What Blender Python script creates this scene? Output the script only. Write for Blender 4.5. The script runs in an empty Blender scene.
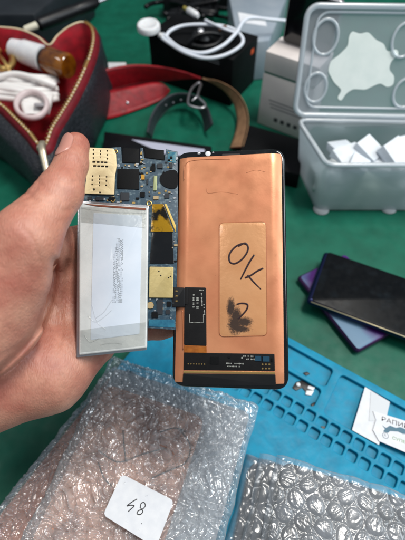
import bpy, bmesh, math, random
import numpy as np
from mathutils import Vector, Matrix, noise as MN
rnd = random.Random(7)
C = bpy.context.scene.collection
# ------------------------------------------------------------------ camera
PITCH, CH, FPX = math.radians(55), 40.0, 424.0          # camera 40 cm above the table, looking 55 degrees down
cd = bpy.data.cameras.new('camera'); cam = bpy.data.objects.new('camera', cd); C.objects.link(cam)
cam.location = (0, 0, CH*.01); cam.rotation_euler = (math.pi/2-PITCH, 0, 0)
cd.sensor_fit = 'VERTICAL'; cd.sensor_height = 36; cd.lens = FPX/540*36
cd.clip_start = .01; cd.clip_end = 100
cd.dof.use_dof = True; cd.dof.focus_distance = .272; cd.dof.aperture_fstop = 8.5
bpy.context.scene.camera = cam
# ------------------------------------------------------------------ light
w = bpy.data.worlds.new('World'); bpy.context.scene.world = w; w.use_nodes = True
w.node_tree.nodes['Background'].inputs[0].default_value = (.80, .90, 1, 1)
w.node_tree.nodes['Background'].inputs[1].default_value = .27
def area(name, loc, target, sx, sy, power, col):
    l = bpy.data.lights.new(name, 'AREA'); l.shape = 'RECTANGLE'; l.size = sx; l.size_y = sy; l.energy = power; l.color = col
    o = bpy.data.objects.new(name, l); C.objects.link(o); o.location = loc
    o.rotation_euler = (Vector(target)-Vector(loc)).to_track_quat('-Z', 'Y').to_euler(); return o
area('ceiling_lamp', (.5, .42, 1.7), (.05, .3, 0), .7, .3, 25, (1, .96, .90))
area('window_light', (1.5, .1, 1.25), (0, .25, .1), 1.0, .9, 18, (.86, .94, 1))
area('ceiling_lamp_left', (-.75, .1, 1.75), (0, .25, 0), .7, .2, 4.5, (1, .97, .92))
vs = bpy.context.scene.view_settings; vs.view_transform = 'Standard'; vs.look = 'None'; vs.exposure = 0; vs.gamma = 1
# ------------------------------------------------------------------ frames and pixels
CF = Vector((0, math.cos(PITCH), -math.sin(PITCH))); CU = Vector((0, math.sin(PITCH), math.cos(PITCH))); CX = Vector((1, 0, 0))
CO = Vector((0, 0, CH))
def ray(px, py): return CF+CX*((px-202.5)/FPX)+CU*((270-py)/FPX)
def cp(px, py, d): return CO+ray(px, py)*d                 # point at distance d (cm) from the lens plane
class Fr:
    def __init__(s, O, X, Y):
        s.O = Vector(O); s.X = Vector(X).normalized(); s.Z = s.X.cross(Vector(Y)).normalized(); s.Y = s.Z.cross(s.X)
        m = Matrix.Identity(4)
        for i, a in enumerate((s.X, s.Y, s.Z)):
            for k in range(3): m[k][i] = a[k]
        for k in range(3): m[k][3] = s.O[k]*.01
        s.M = m
    def hit(s, px, py, h=0):
        r = ray(px, py); t = (h-(CO-s.O).dot(s.Z))/r.dot(s.Z); p = CO+r*t-s.O
        return (p.dot(s.X), p.dot(s.Y))
    def w(s, x, y, z=0): return s.O+s.X*x+s.Y*y+s.Z*z
T = Fr((0, 0, 0), (1, 0, 0), (0, 1, 0))                    # the table top
def g(px, py, h=0): return Vector((*T.hit(px, py, h), h))
# ------------------------------------------------------------------ materials
def lin(c): return tuple(((v/255)/12.92 if v/255 <= .04045 else ((v/255+.055)/1.055)**2.4) for v in c)
def nn(t, k, **kw):
    n = t.nodes.new(k)
    for a, b in kw.items(): setattr(n, a, b)
    return n
def mat(name, col, rough=.5, metal=0, col2=None, ns=2, detail=4, bump=0, bs=20, bd=.0005, sss=0, coat=0, spec=.5, rv=0, lo=.35, hi=.65, trans=0, aniso=None):
    m = bpy.data.materials.new(name); m.use_nodes = True; t = m.node_tree; p = t.nodes['Principled BSDF']; L = t.links.new
    p.inputs['Base Color'].default_value = (*lin(col), 1); p.inputs['Roughness'].default_value = rough; p.inputs['Metallic'].default_value = metal
    p.inputs['Coat Weight'].default_value = coat; p.inputs['Specular IOR Level'].default_value = spec; p.inputs['Transmission Weight'].default_value = trans
    if sss:
        p.inputs['Subsurface Weight'].default_value = sss; p.inputs['Subsurface Radius'].default_value = (1, .35, .2); p.inputs['Subsurface Scale'].default_value = .004
    tc = nn(t, 'ShaderNodeTexCoord')
    mp = nn(t, 'ShaderNodeMapping'); L(tc.outputs['Object'], mp.inputs[0])
    if aniso: mp.inputs['Scale'].default_value = aniso
    def noi(s, d=4):
        n = nn(t, 'ShaderNodeTexNoise'); n.inputs['Scale'].default_value = s*100; n.inputs['Detail'].default_value = d; L(mp.outputs[0], n.inputs['Vector']); return n
    if col2:
        n = noi(ns, detail); r = nn(t, 'ShaderNodeValToRGB'); r.color_ramp.elements[0].position = lo; r.color_ramp.elements[1].position = hi
        r.color_ramp.elements[0].color = (*lin(col), 1); r.color_ramp.elements[1].color = (*lin(col2), 1)
        L(n.outputs['Fac'], r.inputs[0]); L(r.outputs[0], p.inputs['Base Color'])
    if rv:
        n = noi(ns*1.7+.3, 5); a = nn(t, 'ShaderNodeMapRange'); a.inputs[1].default_value = .3; a.inputs[2].default_value = .7
        a.inputs[3].default_value = max(0, rough-rv); a.inputs[4].default_value = min(1, rough+rv); L(n.outputs['Fac'], a.inputs[0]); L(a.outputs[0], p.inputs['Roughness'])
    if bump:
        n = noi(bs, 5); b = nn(t, 'ShaderNodeBump'); b.inputs['Strength'].default_value = bump; b.inputs['Distance'].default_value = bd
        L(n.outputs['Fac'], b.inputs['Height']); L(b.outputs[0], p.inputs['Normal'])
    return m
def film(name, tint=(255, 255, 255), gloss=.06, white=.05, rough=.1, bump=.5, bs=6, edge=.5, fd=.0006):
    """thin clear plastic: lets light through, reflects at its skin, a little milky"""
    m = bpy.data.materials.new(name); m.use_nodes = True; t = m.node_tree; L = t.links.new
    t.nodes.remove(t.nodes['Principled BSDF']); out = t.nodes['Material Output']
    tr = nn(t, 'ShaderNodeBsdfTransparent'); tr.inputs[0].default_value = (*lin(tint), 1)
    df = nn(t, 'ShaderNodeBsdfDiffuse'); df.inputs[0].default_value = (*lin((240, 246, 250)), 1)
    tl = nn(t, 'ShaderNodeBsdfTranslucent'); tl.inputs[0].default_value = (*lin((240, 246, 250)), 1)
    dm = nn(t, 'ShaderNodeMixShader'); dm.inputs[0].default_value = .45; L(df.outputs[0], dm.inputs[1]); L(tl.outputs[0], dm.inputs[2])
    gl = nn(t, 'ShaderNodeBsdfGlossy'); gl.inputs['Roughness'].default_value = rough
    tc = nn(t, 'ShaderNodeTexCoord'); n = nn(t, 'ShaderNodeTexNoise'); n.inputs['Scale'].default_value = bs*100; n.inputs['Detail'].default_value = 3
    n.inputs['Distortion'].default_value = 1.2; L(tc.outputs['Object'], n.inputs['Vector'])
    b = nn(t, 'ShaderNodeBump'); b.inputs['Strength'].default_value = bump; b.inputs['Distance'].default_value = fd; L(n.outputs['Fac'], b.inputs['Height'])
    for s in (df, tl, gl): L(b.outputs[0], s.inputs['Normal'])
    lw = nn(t, 'ShaderNodeLayerWeight'); lw.inputs[0].default_value = .25; L(b.outputs[0], lw.inputs['Normal'])
    a1 = nn(t, 'ShaderNodeMapRange'); a1.inputs[3].default_value = white; a1.inputs[4].default_value = min(1, white+edge); L(lw.outputs['Facing'], a1.inputs[0])
    a2 = nn(t, 'ShaderNodeMapRange'); a2.inputs[3].default_value = gloss; a2.inputs[4].default_value = min(1, gloss+.5); L(lw.outputs['Fresnel'], a2.inputs[0])
    m1 = nn(t, 'ShaderNodeMixShader'); L(a1.outputs[0], m1.inputs[0]); L(tr.outputs[0], m1.inputs[1]); L(dm.outputs[0], m1.inputs[2])
    m2 = nn(t, 'ShaderNodeMixShader'); L(a2.outputs[0], m2.inputs[0]); L(m1.outputs[0], m2.inputs[1]); L(gl.outputs[0], m2.inputs[2])
    L(m2.outputs[0], out.inputs[0]); return m
M = {}
M['table'] = mat('green desk rubber', (4, 80, 62), .5, spec=.3, col2=(10, 97, 76), ns=.35, detail=9, lo=.3, hi=.7, bump=.12, bs=9, rv=.08)
M['skin'] = None
M['black'] = mat('black plastic', (9, 10, 13), .38, spec=.35, col2=(15, 16, 19), ns=.6, bump=.08, bs=30)
M['blackmatte'] = mat('black matte card', (7, 8, 10), .6, spec=.15, col2=(12, 13, 16), ns=.4, bump=.1, bs=12)
M['blackgloss'] = mat('black glass', (8, 9, 12), .12, coat=.4, rv=.06, ns=.7)
M['white'] = mat('white plastic', (226, 228, 230), .35, col2=(214, 216, 220), ns=1, sss=.1)
M['paper'] = mat('white paper', (222, 224, 228), .7, col2=(212, 215, 221), ns=1.3, bump=.1, bs=14)
M['mat'] = mat('blue silicone', (0, 122, 156), .55, col2=(2, 142, 178), ns=.9, detail=9, lo=.3, hi=.62, bump=.12, bs=22, rv=.07, spec=.3)
M['ink'] = mat('marker ink', (38, 14, 24), .35)
M['inkblack'] = mat('black ink', (20, 20, 26), .5)
M['gold'] = mat('gold metal', (214, 178, 110), .28, .9, bump=.1)
M['silver'] = mat('brushed steel', (190, 190, 194), .3, .9, bump=.15, bs=10)
M['copper_in'] = mat('wrapped copper film', (226, 174, 148), .5, .1, col2=(166, 118, 100), ns=.6, detail=6, lo=.4, hi=.62, rv=.1)
M['dark_in'] = mat('wrapped dark panel', (14, 15, 20), .4, col2=(70, 76, 86), ns=.45, detail=6, rv=.1)
# ------------------------------------------------------------------ object helpers
def link(name, me, m, parent=None, fr=None, smooth=False):
    o = bpy.data.objects.new(name, me); C.objects.link(o)
    if m:
        for mm in (m if isinstance(m, (list, tuple)) else [m]): me.materials.append(mm)
    if fr: o.matrix_basis = fr.M
    if parent: o.parent = parent
    if smooth: me.polygons.foreach_set('use_smooth', [True]*len(me.polygons))
    return o
def raw(name, vs_, fs, m, parent=None, fr=None, smooth=True, idx=None):
    me = bpy.data.meshes.new(name); me.from_pydata([tuple(v*.01 for v in p) for p in vs_], [], fs); me.update()
    o = link(name, me, m, parent, fr, smooth)
    if idx: me.polygons.foreach_set('material_index', idx)
    return o
def tag(o, label=None, cat=None, group=None, kind=None):
    if label: o['label'] = label
    if cat: o['category'] = cat
    if group: o['group'] = group
    if kind: o['kind'] = kind
    return o
def thing(name, label, cat, group=None):
    o = bpy.data.objects.new(name, None); C.objects.link(o); o.empty_display_size = .02; return tag(o, label, cat, group)
def rrect(x0, y0, x1, y1, r, n=6):
    if x0 > x1: x0, x1 = x1, x0
    if y0 > y1: y0, y1 = y1, y0
    r = min(r, (x1-x0)/2.01, (y1-y0)/2.01); out = []
    for cx, cy, a in ((x1-r, y1-r, 0), (x0+r, y1-r, 90), (x0+r, y0+r, 180), (x1-r, y0+r, 270)):
        for k in range(n+1):
            q = math.radians(a+90*k/n); out.append((cx+r*math.cos(q), cy+r*math.sin(q)))
    return out
def roundpoly(pts, r, n=5):
    out = []; N = len(pts)
    for i in range(N):
        p = Vector(pts[i]); a = Vector(pts[i-1]); b = Vector(pts[(i+1) % N])
        da, db = (a-p), (b-p); rr = min(r, da.length*.48, db.length*.48); s = p+da.normalized()*rr; e = p+db.normalized()*rr
        for k in range(n+1):
            t = k/n; out.append(tuple((s*(1-t)**2+p*2*t*(1-t)+e*t*t)))
    return out
def plate(name, outer, z0, z1, m, parent=None, fr=None, holes=(), bev=0, res=2):
    cu = bpy.data.curves.new(name, 'CURVE'); cu.dimensions = '2D'; cu.fill_mode = 'BOTH'
    for lp in [outer, *holes]:
        s = cu.splines.new('POLY'); s.points.add(len(lp)-1); s.use_cyclic_u = True
        for i, p in enumerate(lp): s.points[i].co = (p[0], p[1], 0, 1)
    h = (z1-z0)/2; bev = min(bev, h*.98); cu.extrude = h-bev; cu.bevel_depth = bev; cu.bevel_resolution = res; cu.offset = -bev
    t = bpy.data.objects.new('t', cu); me = bpy.data.meshes.new_from_object(t); bpy.data.objects.remove(t); bpy.data.curves.remove(cu)
    me.transform(Matrix.Scale(.01, 4) @ Matrix.Translation((0, 0, (z0+z1)/2))); me.name = name
    bm = bmesh.new(); bm.from_mesh(me); bmesh.ops.remove_doubles(bm, verts=bm.verts, dist=1e-7); bmesh.ops.recalc_face_normals(bm, faces=bm.faces); bm.to_mesh(me); bm.free()
    me.materials.clear(); o = link(name, me, m, parent, fr, bev > 0)
    if bev > 0: me.set_sharp_from_angle(angle=math.radians(40))
    return o
def hull_box(name, base4, top4, m, parent=None, fr=None, bev=.1, seg=2):
    """box between two quads of 3D points, edges bevelled"""
    me = bpy.data.meshes.new(name); bm = bmesh.new()
    v = [bm.verts.new(Vector(p)*.01) for p in [*base4, *top4]]
    for f in ((3, 2, 1, 0), (4, 5, 6, 7), (0, 1, 5, 4), (1, 2, 6, 5), (2, 3, 7, 6), (3, 0, 4, 7)): bm.faces.new([v[i] for i in f])
    bmesh.ops.recalc_face_normals(bm, faces=bm.faces)
    if bev: bmesh.ops.bevel(bm, geom=list(bm.edges), offset=bev*.01, segments=seg, affect='EDGES', profile=.5)
    bm.to_mesh(me); bm.free(); o = link(name, me, m, parent, fr, True); me.set_sharp_from_angle(angle=math.radians(35)); return o
def catmull(P, n=6, closed=False):
    P = [Vector(p) for p in P]; N = len(P); out = []
    for i in range(N if closed else N-1):
        a = P[(i-1) % N] if closed or i else P[0]; b = P[i]; c = P[(i+1) % N]; d = P[(i+2) % N] if closed or i+2 < N else P[-1]
        for k in range(n):
            t = k/n; out.append(.5*((2*b)+(c-a)*t+(2*a-5*b+4*c-d)*t*t+(3*b-a-3*c+d)*t**3))
    if not closed: out.append(P[-1])
    return out
def tube(name, P, r, m, parent=None, fr=None, seg=10, n=6, closed=False, flat=None, smoothpath=True):
    """swept round tube; flat=(factor, up) squashes it along up"""
    if smoothpath: Q = catmull(P, n, closed)
    else: Q = [Vector(p) for p in P]
    rr = r if isinstance(r, (list, tuple)) else [r]*len(P)
    def rad(i):
        t = i/max(1, len(Q)-(0 if closed else 1))*(len(rr)-(0 if closed else 1)); k = int(t); f = t-k
        return rr[k % len(rr)]*(1-f)+rr[(k+1) % len(rr) if closed else min(k+1, len(rr)-1)]*f
    V = []; F = []; N = len(Q); up = Vector((.13, .2, 1)).normalized()
    if flat: up = Vector(flat[1]).normalized()
    for i, q in enumerate(Q):
        d = (Q[(i+1) % N]-Q[i-1]) if closed else (Q[min(i+1, N-1)]-Q[max(i-1, 0)])
        d.normalize(); s = d.cross(up)
        if s.length < 1e-4: s = d.cross(Vector((1, 0, 0)))
        s.normalize(); u = s.cross(d)
        for k in range(seg):
            a = 2*math.pi*k/seg; V.append(q+s*math.cos(a)*rad(i)+u*math.sin(a)*rad(i)*(flat[0] if flat else 1))
    for i in range(N if closed else N-1):
        j = (i+1) % N
        for k in range(seg): F.append((i*seg+k, i*seg+(k+1) % seg, j*seg+(k+1) % seg, j*seg+k))
    if not closed: F.append(tuple(range(seg))[::-1]); F.append(tuple((N-1)*seg+k for k in range(seg)))
    return raw(name, V, F, m, parent, fr)
def ribbon(name, A, B, th, mats, parent=None, n=8, fr=None, twist=None):
    """strap between two edge lines; front gets mats[0], back and edges mats[-1]"""
    a = catmull(A, n); b = catmull(B, n); N = len(a)
    if twist:
        for i in range(int(twist*n), N): a[i], b[i] = b[i], a[i]
    V = []; F = []; I = []; K = 6
    for i in range(N):
        d = (a[min(i+1, N-1)]-a[max(i-1, 0)])+(b[min(i+1, N-1)]-b[max(i-1, 0)]); nr = d.cross(b[i]-a[i])
        nr = nr.normalized() if nr.length > 1e-6 else Vector((0, 0, 1))
        for s in (1, -1):
            for k in range(K+1):
                t = k/K; e = 1-abs(2*t-1)**6*.6; V.append(a[i].lerp(b[i], t)+nr*(s*th/2*e))
    W = 2*(K+1)
    for i in range(N-1):
        for k in range(K):
            p = i*W+k; F.append((p, p+1, p+1+W, p+W)); I.append(0)
            p += K+1; F.append((p+1, p, p+W, p+1+W)); I.append(len(mats)-1)
        for k, z in ((0, 0), (K, 1)):
            p = i*W+k; F.append((p, p+W, p+W+K+1, p+K+1)); I.append(0 if twist and i > twist*n else len(mats)-1)
    for i in (0, N-1):
        for k in range(K):
            p = i*W+k; F.append((p, p+K+1, p+K+2, p+1)); I.append(len(mats)-1)
    return raw(name, V, F, mats, parent, fr, True, I)
def lathe(name, prof, p0, axis, m, parent=None, seg=28, fr=None):
    """profile of (radius, height) turned about axis from p0"""
    ax = Vector(axis).normalized(); s = ax.orthogonal().normalized(); u = ax.cross(s); V = []; F = []; p0 = Vector(p0)
    for r, h in prof:
        for k in range(seg):
            a = 2*math.pi*k/seg; V.append(p0+ax*h+(s*math.cos(a)+u*math.sin(a))*max(r, .0005))
    for i in range(len(prof)-1):
        for k in range(seg): F.append((i*seg+k, i*seg+(k+1) % seg, (i+1)*seg+(k+1) % seg, (i+1)*seg+k))
    F.append(tuple(range(seg))[::-1]); F.append(tuple((len(prof)-1)*seg+k for k in range(seg)))
    o = raw(name, V, F, m, parent, fr); o.data.set_sharp_from_angle(angle=math.radians(40)); return o
def text(name, s, size, x, y, z, ang, m, parent=None, fr=None, shear=0, xs=1):
    cu = bpy.data.curves.new(name, 'FONT'); cu.body = s; cu.size = size; cu.extrude = .004; cu.shear = shear; cu.resolution_u = 3
    t = bpy.data.objects.new('t', cu); me = bpy.data.meshes.new_from_object(t); bpy.data.objects.remove(t); bpy.data.curves.remove(cu); me.name = name
    me.transform(Matrix.Scale(.01, 4) @ Matrix.Translation((x, y, z)) @ Matrix.Rotation(ang, 4, 'Z') @ Matrix.Diagonal((xs, 1, 1, 1)))
    me.materials.clear(); return link(name, me, m, parent, fr)
def blk(name, x, y, z, sx, sy, sz, m, parent, fr, rot=0, bev=.012):
    c, s = math.cos(rot), math.sin(rot)
    q = [(x+c*a*sx/2-s*b*sy/2, y+s*a*sx/2+c*b*sy/2) for a, b in ((-1, -1), (1, -1), (1, 1), (-1, 1))]
    return hull_box(name, [(*p, z) for p in q], [(*p, z+sz) for p in q], m, parent, fr, bev, 1)
# ================================================================== THE SETTING
def table():
    V = []; F = []; n = 40
    for j in range(n+1):
        for i in range(n+1): V.append((-130+260*i/n, -60+320*j/n, 0))
    for j in range(n):
        for i in range(n): a = j*(n+1)+i; F.append((a, a+1, a+n+2, a+n+1))
    tag(raw('table_top', V, F, M['table']), kind='structure')
table()
tag(hull_box('back_wall', [(-130, 175, 0), (130, 175, 0), (130, 180, 0), (-130, 180, 0)], [(-130, 175, 90), (130, 175, 90), (130, 180, 90), (-130, 180, 90)], mat('grey wall paint', (70, 74, 78), .8)), kind='structure')
# ================================================================== BLUE REPAIR MAT
a = g(297, 345); b = g(405, 404); MF = Fr((a.x, a.y, 0), b-a, Vector((-(b-a).y, (b-a).x, 0)))   # x along the far edge, y away from the camera
H = .62
def mh(px, py): return MF.hit(px, py, H)
x0m = -13.7; x1m = 30; y0m = -27
holes = []
cell = mh(313.7, 425.4)    # one small pocket (lower row has its own)
c1 = [mh(275+x/3.115, 340+y/3.115) for x, y in ((35, 195), (345, 368))]
stp = (c1[1][0]-c1[0][0])/8; yc = (c1[0][1]+c1[1][1])/2; yc2 = mh(275+213/3.115, 340+345/3.115)[1]
for r, yy in enumerate((yc, yc2)):
    for k in range(-9, 19):
        xx = c1[0][0]+stp*(k-.5*r*.35); hw = stp*.385; hh = (yc-yc2)*.375
        if xx-hw < x0m+.6: continue
        holes.append(rrect(xx-hw, yy-hh, xx+hw, yy+hh, .2))
ph = yc-yc2; ytop = yc+ph*.62
# large pockets above the rows, traced from the photo
P1 = mh(296, 354); P2 = mh(325, 380); A = mh(330, 376); Bq = mh(322, 412)
xd = mh(333, 375)[0]; xe = mh(329, 380)[0]
xr = mh(361, 386)[0]
yt = -.75; ymid = mh(306, 379)[1]
holes += [rrect(xd-6.2, yt, xd-.15, ymid+.25, .35), rrect(xd-6.2, ymid-.15, xd-.3, ytop, .35),
          rrect(xd+.65, yt, xd+8.9, ytop, .4), rrect(xd+9.5, yt, xd+17, ytop, .4),
          rrect(x0m+.8, yt, xd-6.8, ytop, .4)]
yb = yc2-ph*.62
holes += [rrect(x0m+.8, y0m+1, -3, yb-3.5, .5)]
mat_o = thing('repair_mat', 'bright blue silicone repair mat with rows of small square pockets and larger trays', 'repair mat')
plate('mat_base', rrect(x0m+.05, y0m+.05, x1m-.05, -.05, .8), .01, .2, M['mat'], mat_o, MF)
plate('pocket_grid', rrect(x0m, y0m, x1m, 0, .8), .2, H, M['mat'], mat_o, MF, holes, .07)
# small bits lying in the trays
FL = .2
def mb(px, py): return MF.hit(px, py, FL)
def spot(name, label, cat, pts, h, m, grp=None):
    return tag(plate(name, roundpoly([mb(*p) for p in pts], .06), FL+.003, FL+h, m, None, MF, bev=.03), label, cat, grp)
fx = thing('flex_part', 'tiny black flex cable with white pads lying in the blue tray', 'phone part')
plate('flex_cable', roundpoly([mb(*p) for p in ((292, 388), (296, 382), (305, 380), (314, 389), (309, 396), (302, 388), (296, 391))], .08), FL+.003, FL+.08, M['black'], fx, MF, bev=.03)
for q in (((308, 386), (315, 388), (313, 391), (307, 389)), ((306, 391), (314, 391), (311, 396), (305, 395))):
    plate('white_pad', roundpoly([mb(*p) for p in q], .08), FL+.085, FL+.16, M['white'], fx, MF, bev=.03)
c = mb(298, 385); lathe('white_button', [(.12, 0), (.2, .03), (.2, .1), (.1, .16)], (c[0], c[1], FL+.085), (0, 0, 1), M['white'], fx, fr=MF)
spot('rubber_chip', 'tiny dark crumb alone in the upper blue tray beside the screen', 'phone part', ((303, 373), (307, 372), (310, 374), (306, 376)), .12, M['black'])
spot('rubber_chip', 'tiny black sliver at the right end of the tray holding the flex part', 'phone part', ((311, 404), (315, 402), (314, 408), (311, 408)), .12, M['black'])
q = mh(324, 427); tag(blk('metal_screw', q[0], q[1], FL+.003, .35, .3, .15, M['black'], None, MF, .5), 'black speck sitting in a small square pocket of the mat', 'screw')
# blade wrapper
EN = Fr(MF.w(0, 0, H), MF.X, MF.Y)
env = thing('paper_envelope', 'plain white folded paper sleeve leaning across the blue tray', 'envelope')
e4 = [EN.hit(*p, .05) for p in ((365, 387), (390, 402), (384, 416), (379, 445), (352, 430))]
plate('sleeve', roundpoly(e4, .05), .02, .06, M['paper'], env, EN)
plate('folded_flap', roundpoly([EN.hit(*p, .1) for p in ((371, 391), (390, 402), (386, 420), (369, 421))], .05), .07, .10, mat('paper flap', (206, 210, 214), .75), env, EN)
bl = thing('blade_packet', 'white razor blade packet with Cyrillic lettering resting on the paper sleeve', 'blade packet')
BQ = [EN.hit(*p, .15) for p in ((373, 411), (425, 427), (419, 458), (370, 436))]
plate('packet', [BQ[0], BQ[1], BQ[2], EN.hit(379, 442, .15), EN.hit(378, 436, .15), EN.hit(371, 425, .15)][:3]+[EN.hit(379, 441, .15), EN.hit(373, 430, .15), EN.hit(376, 420, .15)], .12, .17, M['paper'], bl, EN)
def onpk(px, py): return EN.hit(px, py, .18)
ba = math.atan2(BQ[1][1]-BQ[0][1], BQ[1][0]-BQ[0][0])
redk = mat('printed dark ink', (52, 44, 52), .6); grn = mat('printed green ink', (96, 142, 70), .6); gry = mat('printed grey ink', (120, 130, 140), .6); blu = mat('printed blue emblem', (44, 96, 118), .5)
p = onpk(381, 420.5)
text('wrapper_name', 'РАПИРА', .56, p[0], p[1], .175, ba, redk, bl, EN, xs=1.25)
p = onpk(392, 439); text('wrapper_subtitle', 'СУПЕР', .36, p[0], p[1], .175, ba-.03, grn, bl, EN, xs=1.2)
p = onpk(385.5, 435.5); tube('round_mark', [(p[0]+.25*math.cos(k*.524), p[1]+.25*math.sin(k*.524), .178) for k in range(12)], .025, gry, bl, EN, closed=True, n=2, flat=(.2, (0, 0, 1)))
text('round_mark_letter', 'R', .3, p[0]-.1, p[1]-.1, .175, ba, gry, bl, EN)
E1 = [onpk(*q) for q in ((382, 425), (386, 428), (390, 425.5), (396, 428), (400, 427), (405, 429), (412, 431), (416, 430), (416, 437), (411, 434), (403, 434), (398, 431.5), (390, 431), (388, 433), (383, 431.5), (385, 429))]
plate('blade_emblem', roundpoly(E1, .06), .172, .182, blu, bl, EN)

# ================================================================== BUBBLE WRAPPED PACKAGES
F_SM = film('clear bubble wrap fine', (252, 253, 255), .20, .25, .11, .3, 3.2, .5, .0006)
F_IN = film('clear bubble wrap inner', (246, 248, 252), .20, .08, .12, .5, 2.6, .4, .0006)
F_LG = film('clear bubble wrap large', (248, 251, 255), .07, .17, .2, .3, 2.0, .5, .0004)
def vnoise(x, y, sd):
    """smooth value noise"""
    xi = np.floor(x).astype(np.int64); yi = np.floor(y).astype(np.int64); fx = x-xi; fy = y-yi; fx = fx*fx*(3-2*fx); fy = fy*fy*(3-2*fy)
    h = lambda a_, b_: hsh(a_, b_, sd)
    return (h(xi, yi)*(1-fx)+h(xi+1, yi)*fx)*(1-fy)+(h(xi, yi+1)*(1-fx)+h(xi+1, yi+1)*fx)*fy-.5
def hsh(a_, b_, sd):
    v = np.sin(a_*127.1+b_*311.7+sd*74.7)*43758.5453; return v-np.floor(v)
def facets(x, y, sd, k=1.0):
    """crumpled sheet: every cell is a small plane of its own slope"""
    xi = np.floor(x); yi = np.floor(y); best = np.full(x.shape, 9e9); H_ = np.zeros(x.shape)
    for i in (-1, 0, 1):
        for j in (-1, 0, 1):
            cx = xi+i; cy = yi+j; px = cx+.1+.8*hsh(cx, cy, sd); py = cy+.1+.8*hsh(cx, cy, sd+1.3); d = (x-px)**2+(y-py)**2
            a_ = hsh(cx, cy, sd+2.9)*6.283; m_ = k*(.15+hsh(cx, cy, sd+4.1)**2); hh = (np.cos(a_)*(x-px)+np.sin(a_)*(y-py))*m_+.25*hsh(cx, cy, sd+5)*k
            t = d < best; best = np.where(t, d, best); H_ = np.where(t, hh, H_)
    return H_
def wrap(name, fr, w_, h_, t, m, parent, bub, bh, crk, seed, z0=0, dens=16, pw=3.0):
    """crinkled bubble film over a slab w_ x h_ x t (cm)"""
    NX, NY = int(w_*dens), int(h_*dens); u, v = np.meshgrid(np.linspace(-1, 1, NX+1), np.linspace(-1, 1, NY+1)); x = u*w_/2; y = v*h_/2
    wx = vnoise(x*.9, y*.9, seed)*.6; wy = vnoise(x*.9, y*.9, seed+7)*.6
    ed = np.sqrt(np.clip((1-np.abs(u)**(w_*pw))*(1-np.abs(v)**(h_*pw)), 0, 1))
    bx = (x+wx*.5)/bub; by = (y+wy*.5)/(bub*.866); d = np.full(x.shape, 9.); dent = np.ones(x.shape)
    for k in (-1, 0, 1):
        r = np.round(by)+k; o_ = .5*(r % 2); cx = np.round(bx-o_)+o_; dn = np.hypot(bx-cx, (by-r)*.866); dent = np.where(dn < d, .35+.65*hsh(cx*2, r, seed), dent); d = np.minimum(d, dn)
    dome = np.sqrt(np.clip(1-(d/.43)**(2 if bub < 1.3 else 5), 0, 1)); groove = -np.exp(-((d-.45)/.05)**2)*.35
    an = 3*vnoise(x*.5, y*.5, seed+3); X1 = (x*np.cos(an*.4)+y*np.sin(an*.4)); Y1 = (-x*np.sin(an*.4)+y*np.cos(an*.4))
    cr = facets(X1*1.4+wx*3, Y1*2.6+wy*3, seed)*.62+facets(X1*4.2+wx*5, Y1*2.5+wy*4, seed+9)*.3
    z = z0+t*ed+ed*(bh*(dome*dent+groove)+crk*cr)+.18*vnoise(x*.4, y*.4, seed+5)*ed
    jx = .3*vnoise(y*.8, y*0+seed, 1)*np.abs(u)**6; jy = .3*vnoise(x*.8, x*0+seed, 5)*np.abs(v)**6
    V = np.stack([x+jx, y+jy, np.maximum(z, z0)], -1).reshape(-1, 3)
    W = NX+1; q = (np.arange(NY)[:, None]*W+np.arange(NX)[None]).ravel(); F = np.stack([q, q+1, q+W+1, q+W], 1).tolist()
    return raw(name, V.tolist(), F, m, parent, fr)
def package(name, label, O, X, w_, h_, t, content, cm, fm, bub, bh, crk, seed, grp=None, layers=1, marks=None, inset=.75, cutr=0, top=0, dens=16, cname='screen_panel'):
    fr = Fr(O, X, (-X[1], X[0], X[2]*0)) if len(X) == 3 else Fr(O, (*X, 0), (-X[1], X[0], 0))
    th = thing(name, label, 'wrapped package', grp)
    plate(cname, rrect(-w_/2+inset, -h_/2+inset, w_/2-inset-cutr, h_/2-inset-top, .8), .12, t*.72, cm, th, fr, bev=.12)
    wrap('bubble_film', fr, w_, h_, t, fm, th, bub, bh, crk, seed, dens=dens)
    if layers > 1: wrap('inner_film', fr, w_-.35, h_-.35, t*.82, F_IN, th, bub, bh*.7, crk*.8, seed+13.3, dens=12)
    if marks: marks(th, fr, t*.72)
    return th, fr
def topquad(px4, z):
    return [g(*p, z) for p in px4]
# left stack: lower package with bare copper edge and the big one above it
def place(cpx, z, dirpx):
    a_ = g(*cpx, z); b_ = g(*dirpx, z); return a_, (b_-a_).normalized()
ZL = 1.3
# lower/left package
tl = g(110, 366, 2.4); bl_ = g(-36, 548, 2.4); dv = (bl_-tl).normalized(); du = Vector((-dv.y, dv.x, 0))
w1, h1, t1 = 11.5, (bl_-tl).length+2, 1.6
Oc = tl+dv*(h1/2-.4)+du*(w1/2-.1)
package('wrapped_screen_package', 'bubble wrapped copper backed screen sticking out at left under the tagged package', (Oc.x, Oc.y, .9), (du.x, du.y), w1, h1, t1, None, mat('copper strip', (204, 124, 84), .4, .3, col2=(170, 92, 60), ns=.5), F_SM, 1.0, .2, .9, 3.1, 'bubble wrapped screens in the left stack', cname='screen_panel', inset=.55)
# supporting lower one, mostly hidden
Oc2 = Oc+du*.9-dv*.0
package('wrapped_screen_package', 'lowest bubble wrapped screen at the bottom of the left stack', (Oc2.x, Oc2.y, .56-.5), (du.x, du.y), w1-.6, h1-2, .85, None, M['copper_in'], F_SM, .95, .1, .12, 8.4, 'bubble wrapped screens in the left stack', dens=9)
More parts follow.
